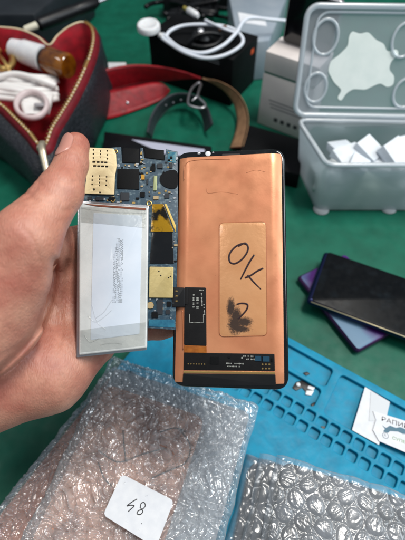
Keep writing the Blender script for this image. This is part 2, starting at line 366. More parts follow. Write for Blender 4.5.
# top one
ZT = 2.6
TLc = g(113, 369, ZT+1); TRc = g(260, 404, ZT+1); BRc = g(234, 540, ZT+1)
dx = (TRc-TLc).normalized(); w2 = (TRc-TLc).length+.7
dy = Vector((dx.y, -dx.x, 0)); ang = math.atan2(dx.y, dx.x)-math.radians(5)
dxx = Vector((math.cos(ang), math.sin(ang), 0)); dyy = Vector((dxx.y, -dxx.x, 0))
h2 = 16; Oc3 = TRc-dxx*(w2/2)+dyy*(h2/2)
def marks(th, fr, z):
    for P in (((98, 450), (118, 462), (140, 455), (165, 448)), ((123, 430), (124, 445), (126, 462)), ((180, 430), (190, 445), (186, 462), (170, 470), (152, 478)),
              ((98, 462), (104, 478), (112, 486)), ((160, 432), (175, 428), (186, 432))):
        tube('marker_line', [(*fr.hit(*p, z+.02), z+.02) for p in P], .055, M['inkblack'], th, fr, flat=(.15, (0, 0, 1)), seg=6)
pk, pf = package('wrapped_screen_package', 'large bubble wrapped package on top of the left stack with a white paper tag', (Oc3.x, Oc3.y, ZT), (dxx.x, dxx.y), w2, h2, 1.3, None, M['copper_in'], F_SM, 1.0, .2, 1.0, 1.7, 'bubble wrapped screens in the left stack', layers=1, marks=marks, dens=20, cutr=3.4, top=1.8)
plate('added_backing', rrect(-w2/2+.6, -h2/2+.6, w2/2-.6, h2/2-.7, .5), .04, .115, mat('added pale backing', (176, 184, 190), .7, col2=(140, 150, 160), ns=.7, detail=6), pk, pf)  # pale sheet added behind the copper so the wrap looks whiter, less blue
zt = 1.3+.68; TG = Fr(pf.w(0, 0, zt), g(174, 500.5, 4)-g(122, 474, 4), (0, 1, 0))
q4 = [TG.hit(*p) for p in ((122, 474), (174, 500.5), (156, 548), (103, 515))]
tg = thing('paper_tag', 'white rounded paper tag with handwritten characters lying on the bubble wrap', 'paper tag')
plate('card', roundpoly([q4[3], q4[2], q4[1], q4[0]], .35), -.02, .02, M['paper'], tg, TG)
def stroke(name, P, r, m, par, fr, z): return tube(name, [(*fr.hit(*p), z) for p in P], r, m, par, fr, flat=(.12, (0, 0, 1)), seg=8)
Z = lambda x, y: (90+x/4.5, 465+y/4.5)
stroke('handwritten_mark', [Z(*p) for p in ((212, 153), (190, 166), (167, 184), (182, 181), (199, 184), (186, 197), (172, 210))], .035, M['inkblack'], tg, TG, .026)
stroke('handwritten_mark', [Z(*p) for p in ((226, 194), (230, 174), (243, 169), (249, 184), (236, 199), (218, 206), (212, 219), (226, 223), (238, 210), (228, 193))], .035, M['inkblack'], tg, TG, .026)
stroke('handwritten_mark', [Z(231, 263), Z(233, 265)], .035, M['inkblack'], tg, TG, .026)
# right stack: three dark panels in large-bubble wrap
a3 = g(278, 452, 3.6); b3 = g(405, 492, 3.6); ux = (b3-a3).normalized(); uy = Vector((ux.y, -ux.x, 0))
labs = ('topmost package of the right stack, dark panel in large bubble wrap', 'middle package of the right stack, its wrapped edge showing on the left', 'lowest package of the right stack, wrapped edge nearest the big tagged package')
for i, (off, z, sd) in enumerate(((0, 2.75, 2.2), (-1.2, 1.75, 6.1), (-2.3, .65, 9.7))):
    hh = 13.5; ww = 17
    O = a3+ux*(ww/2+off)+uy*(hh/2+.1*i)
    package('wrapped_dark_package', labs[i], (O.x, O.y, z), (ux.x, ux.y), ww, hh, 1.0, None, M['dark_in'], F_LG, 1.45, .16, .14, sd, 'bubble wrapped dark panels in the right stack', layers=1, dens=16 if i == 0 else 9, inset=.5, cname='dark_panel')
# ================================================================== HELD PHONE PARTS
def plane3(p0, p1, p2):      # origin, +x point, +y point
    return Fr(p0, p1-p0, p2-p0)
DA, DB = .0076, -.0055
def dd(px, py): return 25.6+DA*(270-py)+DB*(px-231)
DF = plane3(cp(231, 270, dd(231, 270)), cp(285, 270, dd(285, 270)), cp(231, 170, dd(231, 170)))
def D(px, py, h=0): return DF.hit(px, py, h)
def cop():
    """copper foil: brighter scuffs, stains and scratches in the metal itself"""
    m = mat('copper foil', (212, 144, 104), .34, .35, col2=(196, 124, 88), ns=.25, rv=.1, bump=.06, bs=8); return m
M['foil'] = cop()
sc = thing('phone_screen', 'detached phone screen held up with its copper coloured back facing the camera', 'phone screen')
out = [D(*p) for p in ((176, 151), (285, 147), (289.5, 391), (171.5, 387))]
oo = roundpoly([out[3], out[2], out[1], out[0]], .85, 8)
plate('glass_body', oo, -.5, -.16, M['blackgloss'], sc, DF, bev=.16, res=4)
# foil, curved down towards both long sides
def foil():
    V = []; F = []; nx, ny = 60, 40
    for j in range(ny+1):
        v = j/ny
        for i in range(nx+1):
            u = i/nx; xl = D(179.3-4.5*v, 0)[0]; 
            L_ = D(179.5, 158); R_ = D(281.5, 153); BL = D(174.5, 382); BR = D(284.5, 384)
            a_ = Vector(L_).lerp(Vector(BL), v); b_ = Vector(R_).lerp(Vector(BR), v); p = a_.lerp(b_, u)
            e = abs(2*u-1); z = .075-.20*max(0, (e-.80)/.20)**1.5
            ev = max(0, (abs(2*v-1)-.985)/.015)
            z += -.05*ev+.006*MN.noise(Vector((p.x*1.2, p.y*.8, 1)))
            V.append((p.x, p.y, z))
    for j in range(ny):
        for i in range(nx): a_ = j*(nx+1)+i; F.append((a_, a_+nx+1, a_+nx+2, a_+1))
    o = raw('copper_foil', V, F, M['foil'], sc, DF)
foil()
# camera and sensor dots in the top bezel
for px, py, r, mm in ((198.7, 152.3, .1, 'silver'), (207.8, 152.8, .17, 'white'), (213, 151.5, .06, 'silver')):
    p = D(px, py); lathe('sensor_dot', [(r, 0), (r, .03), (r*.7, .05)], (p[0], p[1], -.16), (0, 0, 1), M[mm], sc, fr=DF, seg=16)
p = [D(*q) for q in ((222, 153), (240, 152.5), (240, 154.3), (222, 154.8))]; plate('earpiece_slot', roundpoly(p, .05), -.158, -.14, mat('dark mesh', (48, 44, 44), .6, .5), sc, DF)
# tape pad with smudge
def padmat():
    m = mat('clear tape over foil', (200, 142, 96), .26, .2, col2=(210, 154, 108), ns=.5, bump=.25, bs=3, coat=.3); t = m.node_tree; L = t.links.new
    p = t.nodes['Principled BSDF']; src = p.inputs['Base Color'].links[0].from_socket
    tc = nn(t, 'ShaderNodeTexCoord'); sm = None
    for (px, py), rx, ry in (((235, 324), .42, .62), ((231, 308), .25, .6), ((244, 322), .5, .3), ((240, 329), .6, .22), ((236, 317), .34, .6)):
        c_ = D(px, py); mp = nn(t, 'ShaderNodeMapping'); mp.vector_type = 'TEXTURE'
        mp.inputs['Location'].default_value = (c_[0]*.01, c_[1]*.01, .0008); mp.inputs['Scale'].default_value = (rx*.01, ry*.01, 1); L(tc.outputs['Object'], mp.inputs[0])
        ln = nn(t, 'ShaderNodeVectorMath', operation='LENGTH'); L(mp.outputs[0], ln.inputs[0]); s = ln.outputs['Value']
        if sm: mi = nn(t, 'ShaderNodeMath', operation='MINIMUM'); L(sm, mi.inputs[0]); L(s, mi.inputs[1]); sm = mi.outputs[0]
        else: sm = s
    n = nn(t, 'ShaderNodeTexNoise'); n.inputs['Scale'].default_value = 900; n.inputs['Detail'].default_value = 8; n.inputs['Roughness'].default_value = .75; L(tc.outputs['Object'], n.inputs[0])
    a_ = nn(t, 'ShaderNodeMath', operation='MULTIPLY_ADD'); L(n.outputs['Fac'], a_.inputs[0]); a_.inputs[1].default_value = 2.1; L(sm, a_.inputs[2])
    r = nn(t, 'ShaderNodeMapRange'); r.inputs[1].default_value = 1.7; r.inputs[2].default_value = 2.25; r.inputs[3].default_value = .93; r.inputs[4].default_value = 0; L(a_.outputs[0], r.inputs[0])
    mx = nn(t, 'ShaderNodeMix', data_type='RGBA'); L(r.outputs[0], mx.inputs[0]); L(src, mx.inputs[6]); mx.inputs[7].default_value = (*lin((34, 32, 34)), 1)
    L(mx.outputs[2], p.inputs['Base Color']); return m
pp = [D(*q, .08) for q in ((219.5, 223), (266, 222), (267, 335.5), (219.5, 336.5))]
plate('tape_pad', roundpoly([pp[3], pp[2], pp[1], pp[0]], .28, 6), .06, .115, padmat(), sc, DF, bev=.02)
rim_m = mat('tape rim', (160, 96, 60), .35); crm = mat('foil crease', (186, 120, 84), .4, .3)
tube('tape_edge', [(x, y, .112) for x, y in roundpoly([pp[3], pp[2], pp[1], pp[0]], .28, 4)], .02, rim_m, sc, DF, closed=True, n=1, seg=6, flat=(.6, (0, 0, 1)))
Z2 = lambda x, y: (205+x/4.5, 220+y/4.5)
def inkst(P, r=.052, w=None): tube('marker_stroke', [(*D(*Z2(*p), .13), .128) for p in P], w or r, M['ink'], sc, DF, flat=(.12, (0, 0, 1)), seg=8)
inkst([(192, 112), (170, 106), (135, 122), (110, 155), (112, 188), (135, 196), (165, 178), (188, 148), (194, 122), (180, 104), (150, 118)])
inkst([(222, 156), (200, 190), (178, 232), (160, 268)], w=[.05, .055, .05, .035])
inkst([(262, 217), (235, 230), (205, 250), (180, 260)])
inkst([(192, 248), (220, 280), (252, 312)], w=[.05, .045, .025])
inkst([(142, 380), (165, 375), (190, 380), (188, 402), (165, 430), (148, 445)], w=[.04, .05, .055, .05, .045, .03])
# flex circuit
fb = mat('black flex circuit', (10, 9, 11), .4, spec=.3, col2=(16, 15, 16), ns=2, bump=.08); fo = mat('amber flex window', (150, 84, 28), .3, .3, col2=(176, 104, 40), ns=3)
pr = mat('white circuit print', (150, 152, 146), .5)
def pl(name, px4, z0, z1, m, r=.05, bev=.015, par=None, fr=None):
    fr = fr or DF; q = [fr.hit(*p, z1) for p in px4]
    if sum(q[i-1][0]*q[i][1]-q[i][0]*q[i-1][1] for i in range(len(q))) < 0: q = q[::-1]
    return plate(name, roundpoly(q, r) if r else q, z0, z1, m, par or sc, fr, bev=bev)
pl('flex_circuit', ((184.5, 287), (206, 287.5), (206.5, 346), (184, 345)), .07, .115, fb, .08)
pl('flex_window', ((184, 345), (206.5, 346), (206.7, 353), (184, 352.5)), .07, .108, fo, .02)
pl('flex_band', ((184, 352.5), (274.5, 354), (275, 371), (183.5, 370)), .07, .12, fb, .04)
pl('gold_trace', ((183.5, 371), (275, 372), (275, 374), (183.5, 373)), .075, .10, M['gold'], 0, .005)
pl('lower_bezel', ((183, 373.4), (275.5, 374.4), (276, 386), (182.5, 385)), .05, .09, M['black'], .05)
pl('connector_tab', ((171.5, 287), (184.4, 287.5), (184.4, 307), (172, 307)), .13, .26, M['black'], .05, .03)
pl('connector_link', ((181, 288), (188, 288), (188, 305), (181, 304)), .10, .16, fb, .04)
for k in range(3):
    p = D(176.5, 291+k*5, .27); blk('gold_contact', p[0], p[1], .262, .12, .07, .02, M['gold'], sc, DF)
for k in range(7):
    p = D(188.3+k*2.7, 363.8+k*.05, .12); lathe('gold_pad', [(.035, 0), (.035, .012)], (p[0], p[1], .12), (0, 0, 1), M['gold'], sc, seg=10, fr=DF)
for k in range(6):
    p = D(262.5+(k % 3)*3.4, 364.3+(k//3)*4.2, .12); lathe('gold_pad', [(.05, 0), (.05, .012)], (p[0], p[1], .12), (0, 0, 1), M['gold'], sc, seg=10, fr=DF)
pb = mat('teal chip', (22, 62, 84), .35)
for px, py, sx, sy in ((258, 358.5, .36, .3), (266, 359, .4, .3)): p = D(px, py, .12); blk('teal_chip', p[0], p[1], .121, sx, sy, .06, pb, sc, DF)
for px, py, sx, sy in ((214.5, 360.5, .5, .42), (272, 360, .12, .2), (229, 357.5, .12, .1)): p = D(px, py, .12); blk('flex_component', p[0], p[1], .121, sx, sy, .05, M['blackmatte'], sc, DF)
for s, sz, px, py in (('SUNPR-K1', .10, 226, 364.5), ('SDC-02 E16', .08, 226, 367.3)):
    p = D(px, py, .13)
def printlines(par, fr, rows, m, z):
    """rows of tiny dashes, the unreadable micro print of the flex"""
    for (ax, ay, bx_, by_, n_, hgt) in rows:
        V = []; F = []
        for k in range(n_):
            if rnd.random() < .18: continue
            t_ = (k+.5)/n_; p = fr.hit(ax+(bx_-ax)*t_, ay+(by_-ay)*t_, z); q = fr.hit(bx_, by_, z); p0_ = fr.hit(ax, ay, z)
            d = (Vector(q)-Vector(p0_)); l = d.length/n_*.33; d.normalize(); n2 = Vector((-d.y, d.x)); hh = hgt*rnd.uniform(.6, 1); b0 = len(V)
            for s, u in ((-1, -1), (1, -1), (1, 1), (-1, 1)):
                w_ = Vector(p)+d*l*s+n2*hh/2*u; V.append((w_.x, w_.y, z))
            F.append((b0, b0+1, b0+2, b0+3))
        raw('micro_print', V, F, m, par, fr, False)
printlines(sc, DF, ((193.5, 297, 193.5, 309, 9, .13), (197.5, 297, 197.5, 309, 9, .16), (201.5, 293, 202, 306, 10, .1), (204, 304, 204.5, 315, 8, .08), (199, 290, 204, 290.5, 4, .07),
    (226, 363.3, 246, 363.8, 17, .09), (227, 366.2, 240, 366.6, 9, .07), (243, 356, 255, 356.4, 8, .1), (243, 359, 255, 359.4, 8, .1)), pr, .124)
for P in (((189.5, 314), (189.5, 322.5), (193, 322.5)), ((200, 322.5), (203.5, 322.5), (203.5, 314))):
    tube('print_bracket', [(*D(*q, .12), .121) for q in P], .018, pr, sc, DF, smoothpath=False, seg=6, flat=(.3, (0, 0, 1)))
tube('print_bracket', [(*D(*q, .12), .121) for q in ((193, 322.5), (200, 322.5))], .012, pr, sc, DF, smoothpath=False, seg=6, flat=(.3, (0, 0, 1)))
for px, py in ((193.7, 294.9), (242, 357.8)): p = D(px, py, .12); lathe('white_dot', [(.05, 0), (.05, .01)], (p[0], p[1], .12), (0, 0, 1), pr, sc, seg=10, fr=DF)
tube('flex_crease', [(*D(*q, .1), .083) for q in ((183, 350), (183, 330), (182.5, 310))], .03, rim_m, sc, DF, seg=6, flat=(.3, (0, 0, 1)))
# scuffs on the foil
for P in (((207, 188), (208, 193), (222, 192), (238, 194)), ((246, 173), (256, 170), (266, 172)), ((184, 180), (185, 165), (196, 160), (230, 159))):
    tube('foil_crease', [(*D(*q, .08), .078) for q in P], .016, crm, sc, DF, seg=6, flat=(.4, (0, 0, 1)))
# ---- board and battery share one plane
def db(px, py): return 25.75+DA*(270-py)+.001*(px-113)
BF = plane3(cp(113, 270, db(113, 270)), cp(170, 270, db(170, 270)), cp(113, 170, db(113, 170)))
bd = thing('circuit_board', 'blue grey phone circuit board with metal shields, held between thumb and screen', 'circuit board')
pcb = mat('circuit board laminate', (44, 68, 84), .4, col2=(118, 136, 142), ns=5, detail=8, lo=.5, hi=.78, bump=.15)
pcd = mat('dark circuit laminate', (26, 62, 86), .4, col2=(40, 50, 52), ns=5)
PZ = .0
Bq = [BF.hit(*p, .1) for p in ((86, 151), (112, 147.5), (121, 147), (122, 163), (139.5, 164), (140.5, 147.5), (143, 148), (144, 158), (164.5, 160.5), (166, 149), (177.5, 151.5), (178, 213), (175.5, 330), (147.5, 328), (148, 212), (83, 204), (84, 193))]
plate('board', Bq[::-1], -.02, .1, pcb, bd, BF, bev=.02)
hb = lambda n, px4, z0, z1, m, r=.04, bev=.02: pl(n, px4, z0, z1, m, r, bev, bd, BF)
shield = mat('pale brass shield', (226, 206, 162), .4, .2, col2=(214, 192, 148), ns=1.2, bump=.12, bs=8)
# SIM/memory shield with rows of holes
sh = [BF.hit(*p, .26) for p in ((89, 147.5), (113.5, 148.5), (116, 154), (116.5, 166), (114.8, 177), (114.2, 194.5), (84, 193.5), (86, 180))]
hol = []
zx = lambda x, y: (80+x/8.1, 140+y/8.1)
for x, y, rx, ry in ((108, 80, .05, .05), (108, 113, .05, .05), (108, 145, .05, .05), (220, 88, .05, .05), (220, 120, .05, .05), (220, 152, .05, .05), (112, 178, .1, .055), (145, 179, .1, .055), (178, 180, .1, .055), (208, 182, .1, .055),
                     (117, 210, .1, .055), (151, 212, .1, .055), (182, 213, .1, .055), (214, 215, .1, .055), (100, 292, .05, .05), (98, 325, .05, .05), (97, 360, .05, .05), (214, 298, .05, .05), (212, 332, .05, .05), (210, 367, .05, .05), (111, 401, .07, .07), (161, 425, .06, .05),
                     (165, 90, .03, .06), (164, 115, .03, .06), (162, 140, .03, .06), (158, 292, .03, .06), (157, 318, .03, .06), (156, 345, .03, .06), (155, 368, .03, .05)):
    c_ = BF.hit(*zx(x, y), .26); hol.append(rrect(c_[0]-rx, c_[1]-ry, c_[0]+rx, c_[1]+ry, .04, 3))
plate('memory_shield', roundpoly(sh[::-1], .05), .2, .26, shield, bd, BF, hol, .012)
plate('shield_base', roundpoly(sh[::-1], .05), .101, .195, mat('dark cavity', (40, 34, 28), .7), bd, BF)
hb('small_shield', ((149.5, 266.5), (173.5, 267), (172.8, 298), (148.8, 297.5)), .101, .27, mat('brass shield', (206, 188, 134), .34, .4, col2=(190, 170, 114), ns=.8, bump=.15, bs=6), .05, .04)
for x, y in ((107, 93), (118, 117), (173, 121), (162, 129)): c_ = BF.hit(140+x/5.675, 255+y/5.675, .27); lathe('shield_hole', [(.045, 0), (.045, .006)], (c_[0], c_[1], .27), (0, 0, 1), M['black'], bd, seg=10, fr=BF)
for q in (((117.3, 168.8), (139.3, 169), (139, 189.5), (117, 188.5)), ((123, 148), (139, 148.5), (139, 163), (123, 162.5)), ((144.5, 148.3), (164, 150), (164, 160), (145.5, 157.5))):
    hb('camera_socket', q, .101, .16, M['blackmatte'], .03)
cc = BF.hit(169.5, 179.5, .1); rw = .6
plate('speaker_well', roundpoly([(cc[0]+rw*.85, cc[1]-rw), (cc[0]+rw*.85, cc[1]+rw), (cc[0]-.1, cc[1]+rw), (cc[0]-rw, cc[1]+.25), (cc[0]-rw, cc[1]-.25), (cc[0]-.1, cc[1]-rw)], .3), .101, .15, M['blackmatte'], bd, BF)
hb('connector_strip', ((153.8, 175.5), (157.2, 175.5), (156.6, 190.5), (153.2, 190.5)), .101, .2, mat('olive connector', (150, 158, 116), .4, .3), .02)
# polyimide tape flex
kap = mat('amber polyimide tape', (170, 128, 14), .12, .35, col2=(22, 17, 8), ns=1.6, lo=.47, hi=.58, coat=.5, bump=.3, bs=4)
hb('battery_flex', ((152, 232), (172.5, 232), (174, 263.5), (149.5, 263.5)), .102, .15, M['blackgloss'], .04)
hb('amber_tape', ((152.5, 204), (163.5, 204), (173.8, 231.8), (150.5, 231.8)), .103, .155, kap, .03)
hb('tape_strip', ((164.2, 204), (166.5, 204), (176, 226), (175.5, 232)), .104, .15, mat('yellow tape strip', (206, 176, 92), .3), .02)
# chips, each its own
chipm = [M['blackmatte'], mat('chip dark', (38, 42, 48), .35), mat('chip cap tan', (168, 146, 108), .4), mat('chip solder', (196, 200, 204), .3, .7), mat('chip amber', (186, 138, 44), .35)]
for px, py, sx, sy, k in ((143, 177.5, .22, .32, 4), (142.6, 195, .3, .3, 0), (125, 197, .55, .5, 1), (153, 169, .3, .32, 0), (160, 166.5, .34, .3, 1), (147.5, 182, .1, .35, 1), (167, 196, .3, .3, 1), (156, 198, .32, .22, 2), (100, 199, .5, .22, 1), (112, 199, .4, .2, 0), (90, 198.5, .3, .2, 1),
                          (160, 307, .35, .9, 1), (155, 315, .4, .34, 0), (150.5, 305.5, .34, .34, 2), (169, 304, .25, .3, 0), (168, 312, .25, .25, 1), (171, 166, .2, .3, 1)):
    c_ = BF.hit(px, py, .1); blk('chip', c_[0], c_[1], .101, sx, sy, .09, chipm[k], bd, BF)
zones = ((118, 164, 141, 168), (141, 150, 143, 176), (140, 162, 166, 176), (140, 176, 152, 200), (148, 190, 176, 203), (116, 190, 140, 203), (84, 196, 114, 202), (166, 152, 177, 168), (149, 299, 174, 319), (172, 232, 176, 262))
nC = 0
for k in range(400):
    z_ = rnd.choice(zones); px = rnd.uniform(z_[0], z_[2]); py = rnd.uniform(z_[1], z_[3]); c_ = BF.hit(px, py, .1)
    s = rnd.uniform(.05, .13); nC += 1
    if nC > 96: break
    blk('solder_component', c_[0], c_[1], .1008, s*rnd.choice((1, 1.7)), s, rnd.uniform(.03, .08), rnd.choice((chipm[3], chipm[3], chipm[2], chipm[1], chipm[0], M['gold'])), bd, BF, 0, .008)
for px, py, r in ((149.3, 203.5, .14), (113, 199.8, .12), (150.3, 305.5, .17), (116, 151.5, .09)):
    c_ = BF.hit(px, py, .1); tube('screw_ring', [(c_[0]+r*math.cos(k*.785), c_[1]+r*math.sin(k*.785), .12) for k in range(8)], .045, M['gold'], bd, BF, closed=True, n=3, seg=6)
hb('blue_antenna_area', ((148.8, 319.5), (174.5, 319.5), (174.6, 327.5), (148.6, 326.5)), .101, .13, mat('blue laminate', (24, 84, 112), .35, col2=(40, 108, 132), ns=4), .03)
hb('blue_corner', ((167.5, 151), (176.5, 152.5), (176, 163), (167.5, 162)), .101, .118, mat('teal laminate', (20, 96, 120), .35, col2=(70, 120, 130), ns=5), .03)
# battery
bt = thing('phone_battery', 'flat silver pouch phone battery with a pale blue label, lying in the palm', 'battery')
pouch = mat('silver pouch foil', (216, 219, 217), .3, .15, col2=(196, 199, 198), ns=.8, bump=.3, bs=1.6, rv=.1)
bq = [BF.hit(*p, .45) for p in ((78.8, 202.5), (148.3, 207), (146.8, 348), (78.6, 355.3))]
plate('pouch', roundpoly(bq[::-1], .08), .13, .44, pouch, bt, BF, bev=.09, res=4)
plate('pouch_rim', roundpoly([BF.hit(*p, .12) for p in ((146.9, 350), (148.9, 205.5), (77.6, 200.6), (76.6, 357.4))][::-1], .06), .10, .16, M['silver'], bt, BF, bev=.025)
lab = mat('pale blue label', (210, 219, 230), .32, col2=(200, 211, 224), ns=.5, coat=.3, bump=.12, bs=1.2)
hl = lambda n, p4, z0, z1, m, r=.06, bev=.008: pl(n, p4, z0, z1, m, r, bev, bt, BF)
hl('label', ((93.5, 213), (142, 215.5), (139.5, 334), (90.5, 340)), .44, .462, lab, .08)
tp = film('clear edge tape', (253, 253, 252), .05, .05, .15, .4, 1.5, .2)
hl('edge_tape', ((81, 206), (146.5, 210), (145.5, 228), (81, 222)), .465, .475, tp, .03)
hl('edge_tape', ((80.5, 330), (146, 322), (145, 345.5), (80.5, 352.5)), .465, .475, tp, .03)
for P in (((88, 316), (95, 322), (103, 318), (112, 310)), ((92, 305), (97, 322), (106, 330)), ((84, 335), (90, 342), (100, 338)), ((100, 345), (112, 343), (122, 344)), ((112, 300), (104, 312), (96, 318)), ((81, 208), (110, 212), (146, 213))):
    tube('film_crease', [(*BF.hit(*q, .47), .468) for q in P], .022, tp, bt, BF, seg=6, flat=(.6, (0, 0, 1)))
hl('red_sealing_strip', ((84, 203.6), (146, 208), (146, 210.2), (96, 206.2)), .455, .475, mat('red brown strip', (120, 62, 36), .5), .02)
pg = mat('grey label print', (138, 146, 156), .6)
rows = []
for k in range(8): rows.append((114.2+k*1.25, 252-k*2.2+rnd.uniform(-3, 3), 113+k*1.25, 303, 30, .055))
printlines(bt, BF, rows, pg, .466)
printlines(bt, BF, [(117+k*1.3, 238, 116+k*1.3, 252, 10, .05) for k in range(3)], pg, .466)
# ================================================================== HAND (one continuous surface from a blended distance field)
def cone(p, q, ra, rb): return (np.array(p, float), np.array(q, float), ra, rb)
hd = lambda px, py, d: np.array(cp(px, py, d))
J = dict(tip=hd(76, 146, 24.1), mid=hd(71.5, 164, 23.5), ip=hd(60, 192, 22.6), mcp=hd(25, 240, 21.3), cmc=hd(-40, 345, 21.5))
bones = [
 (J['mcp'], J['cmc'], 1.5, 2.2),
 (hd(15, 275, 22.0), hd(-20, 330, 22), 2.0, 2.4),                       # thenar
 (hd(5, 318, 23.2), hd(-60, 350, 23), 2.1, 2.6),
 (hd(-60, 350, 24), hd(-150, 400, 24), 2.7, 2.9),                       # wrist
 (hd(-40, 300, 25.6), hd(83, 242, 28.1), 1.7, .95),                     # metacarpals under the palm
 (hd(-40, 320, 26.0), hd(92, 272, 28.2), 1.8, 1.0),
 (hd(-40, 345, 26.0), hd(95, 303, 28.2), 1.9, 1.0),
 (hd(-30, 365, 25.4), hd(97, 332, 27.6), 2.2, 1.05),
 (hd(-30, 392, 25.0), hd(50, 374, 26.2), 2.9, 2.15), (hd(50, 374, 26.2), hd(97, 345, 27.2), 2.15, 1.2),  # hypothenar
 (hd(15, 262, 23.5), hd(70, 244, 27.6), 1.2, .9),                       # web of the thumb
]
fingers = [((83, 242, 28.1), (130, 236, 28.4), (170, 232, 28.2), (200, 232, 27.9), (.95, .86, .78, .66)),
           ((92, 272, 28.2), (140, 266, 28.6), (185, 262, 28.4), (216, 262, 28.0), (1.0, .88, .8, .68)),
           ((95, 303, 28.2), (140, 298, 28.6), (182, 295, 28.4), (210, 296, 28.0), (1.0, .86, .78, .66)),
           ((97, 332, 27.6), (130, 331, 27.9), (160, 328, 27.9), (185, 325, 27.7), (.98, .8, .72, .6))]
fb_ = []
for a_, b_, c_, d_, r_ in fingers:
    A_ = [hd(*q) for q in (a_, b_, c_, d_)]
    fb_.append([(A_[i], A_[i+1], r_[i], r_[i+1]) for i in range(3)])
thumb_b = [(J['tip'], J['mid'], .76, .88), (J['mid'], J['ip'], .88, 1.2), (J['ip'], J['mcp'], 1.2, 1.6)]
def sdcone(P, a_, b_, ra, rb):
    d = b_-a_; L2 = d@d; t = np.clip(((P-a_)@d)/L2, 0, 1); return np.linalg.norm(P-(a_+t[:, None]*d), axis=1)-(ra+(rb-ra)*t)
def smin(x, y, k): h = np.clip(.5+.5*(y-x)/k, 0, 1); return y*(1-h)+x*h-k*h*(1-h)
creases = [([(55, 262, 0), (50, 300, 0), (30, 340, 0), (-10, 378, 0)], .22, .22),       # life line
           ([(68, 262), (66, 290), (58, 325)], .06, .16), ([(20, 225), (32, 238), (40, 262)], .04, .15),
           ([(48, 296), (62, 318), (60, 345)], .05, .14), ([(22, 190), (30, 195), (36, 200)], .08, .12), ([(25, 199), (33, 193), (38, 186)], .06, .10),
           ([(36, 178), (44, 188), (50, 194)], .05, .08), ([(56, 176), (66, 182), (80, 180)], .04, .1), ([(58, 208), (66, 211), (72, 208)], .04, .13), ([(48, 220), (54, 223), (58, 222)], .03, .14), ([(-10, 362), (20, 345), (45, 325)], .05, .18)]
def field(P):
    f = None
    for bo in bones:
        s = sdcone(P, *bo); f = s if f is None else smin(f, s, 1.1)
    s = None
    for bo in thumb_b: q = sdcone(P, *bo); s = q if s is None else smin(s, q, .3)
    f = smin(f, s, .8)
    for k, fg in enumerate(fb_):
        s = None
        for bo in fg: q = sdcone(P, *bo); s = q if s is None else smin(s, q, .35)
        f = smin(f, s, .45)
    # creases: grooves that follow projected lines on the palm side
    v = P-np.array(CO); dep = v@np.array(CF); X_ = v@np.array(CX)/dep*FPX+202.5; Y_ = 270-v@np.array(CU)/dep*FPX
    for ln, dp, wd in creases:
        q = np.array([(p.x, p.y) for p in catmull([(p[0], p[1], 0) for p in ln], 5)]); dm = np.full(len(P), 1e9)
        for i in range(len(q)-1):
            a_, b_ = q[i], q[i+1]; d = b_-a_; t = np.clip(((X_-a_[0])*d[0]+(Y_-a_[1])*d[1])/(d@d), 0, 1)
            dm = np.minimum(dm, np.hypot(X_-(a_[0]+t*d[0]), Y_-(a_[1]+t*d[1])))
        f = f+dp*np.exp(-(dm/(wd*17))**2)*(dep < 27.3)
    return f
def skinmat():
    m = mat('skin', (198, 134, 112), .46, sss=.18, bump=0); t = m.node_tree; L = t.links.new; p = t.nodes['Principled BSDF']; tc = nn(t, 'ShaderNodeTexCoord')
    n1 = nn(t, 'ShaderNodeTexNoise'); n1.inputs['Scale'].default_value = 45; n1.inputs['Detail'].default_value = 5; L(tc.outputs['Object'], n1.inputs[0])
    r = nn(t, 'ShaderNodeValToRGB'); e = r.color_ramp.elements; e[0].position = .34; e[1].position = .66; e[0].color = (*lin((170, 102, 86)), 1); e[1].color = (*lin((198, 142, 120)), 1)
    L(n1.outputs['Fac'], r.inputs[0])
    n2 = nn(t, 'ShaderNodeTexNoise'); n2.inputs['Scale'].default_value = 350; n2.inputs['Detail'].default_value = 4; L(tc.outputs['Object'], n2.inputs[0])
    mx = nn(t, 'ShaderNodeMix', data_type='RGBA', blend_type='MULTIPLY'); mr = nn(t, 'ShaderNodeMapRange'); mr.inputs[1].default_value = .35; mr.inputs[2].default_value = .65; mr.inputs[3].default_value = .93; mr.inputs[4].default_value = 1.03
    L(n2.outputs['Fac'], mr.inputs[0]); mx.inputs[0].default_value = 1; L(r.outputs[0], mx.inputs[6]); L(mr.outputs[0], mx.inputs[7]); L(mx.outputs[2], p.inputs['Base Color'])
    v = nn(t, 'ShaderNodeTexVoronoi'); v.feature = 'DISTANCE_TO_EDGE'; v.inputs['Scale'].default_value = 800; 
    n3 = nn(t, 'ShaderNodeTexNoise'); n3.inputs['Scale'].default_value = 260; n3.inputs['Detail'].default_value = 6; n3.inputs['Roughness'].default_value = .7; L(tc.outputs['Object'], n3.inputs[0])
    wv = nn(t, 'ShaderNodeMapping'); wv.inputs['Rotation'].default_value = (.3, .2, .7); wv.inputs['Scale'].default_value = (1, .28, .6); L(tc.outputs['Object'], wv.inputs[0]); L(wv.outputs[0], v.inputs['Vector'])
    ad = nn(t, 'ShaderNodeMath', operation='ADD'); L(v.outputs[0], ad.inputs[0]); L(n3.outputs['Fac'], ad.inputs[1])
    b = nn(t, 'ShaderNodeBump'); b.inputs['Strength'].default_value = .55; b.inputs['Distance'].default_value = .0005; L(ad.outputs[0], b.inputs['Height']); L(b.outputs[0], p.inputs['Normal'])
    return m
M['skin'] = skinmat()
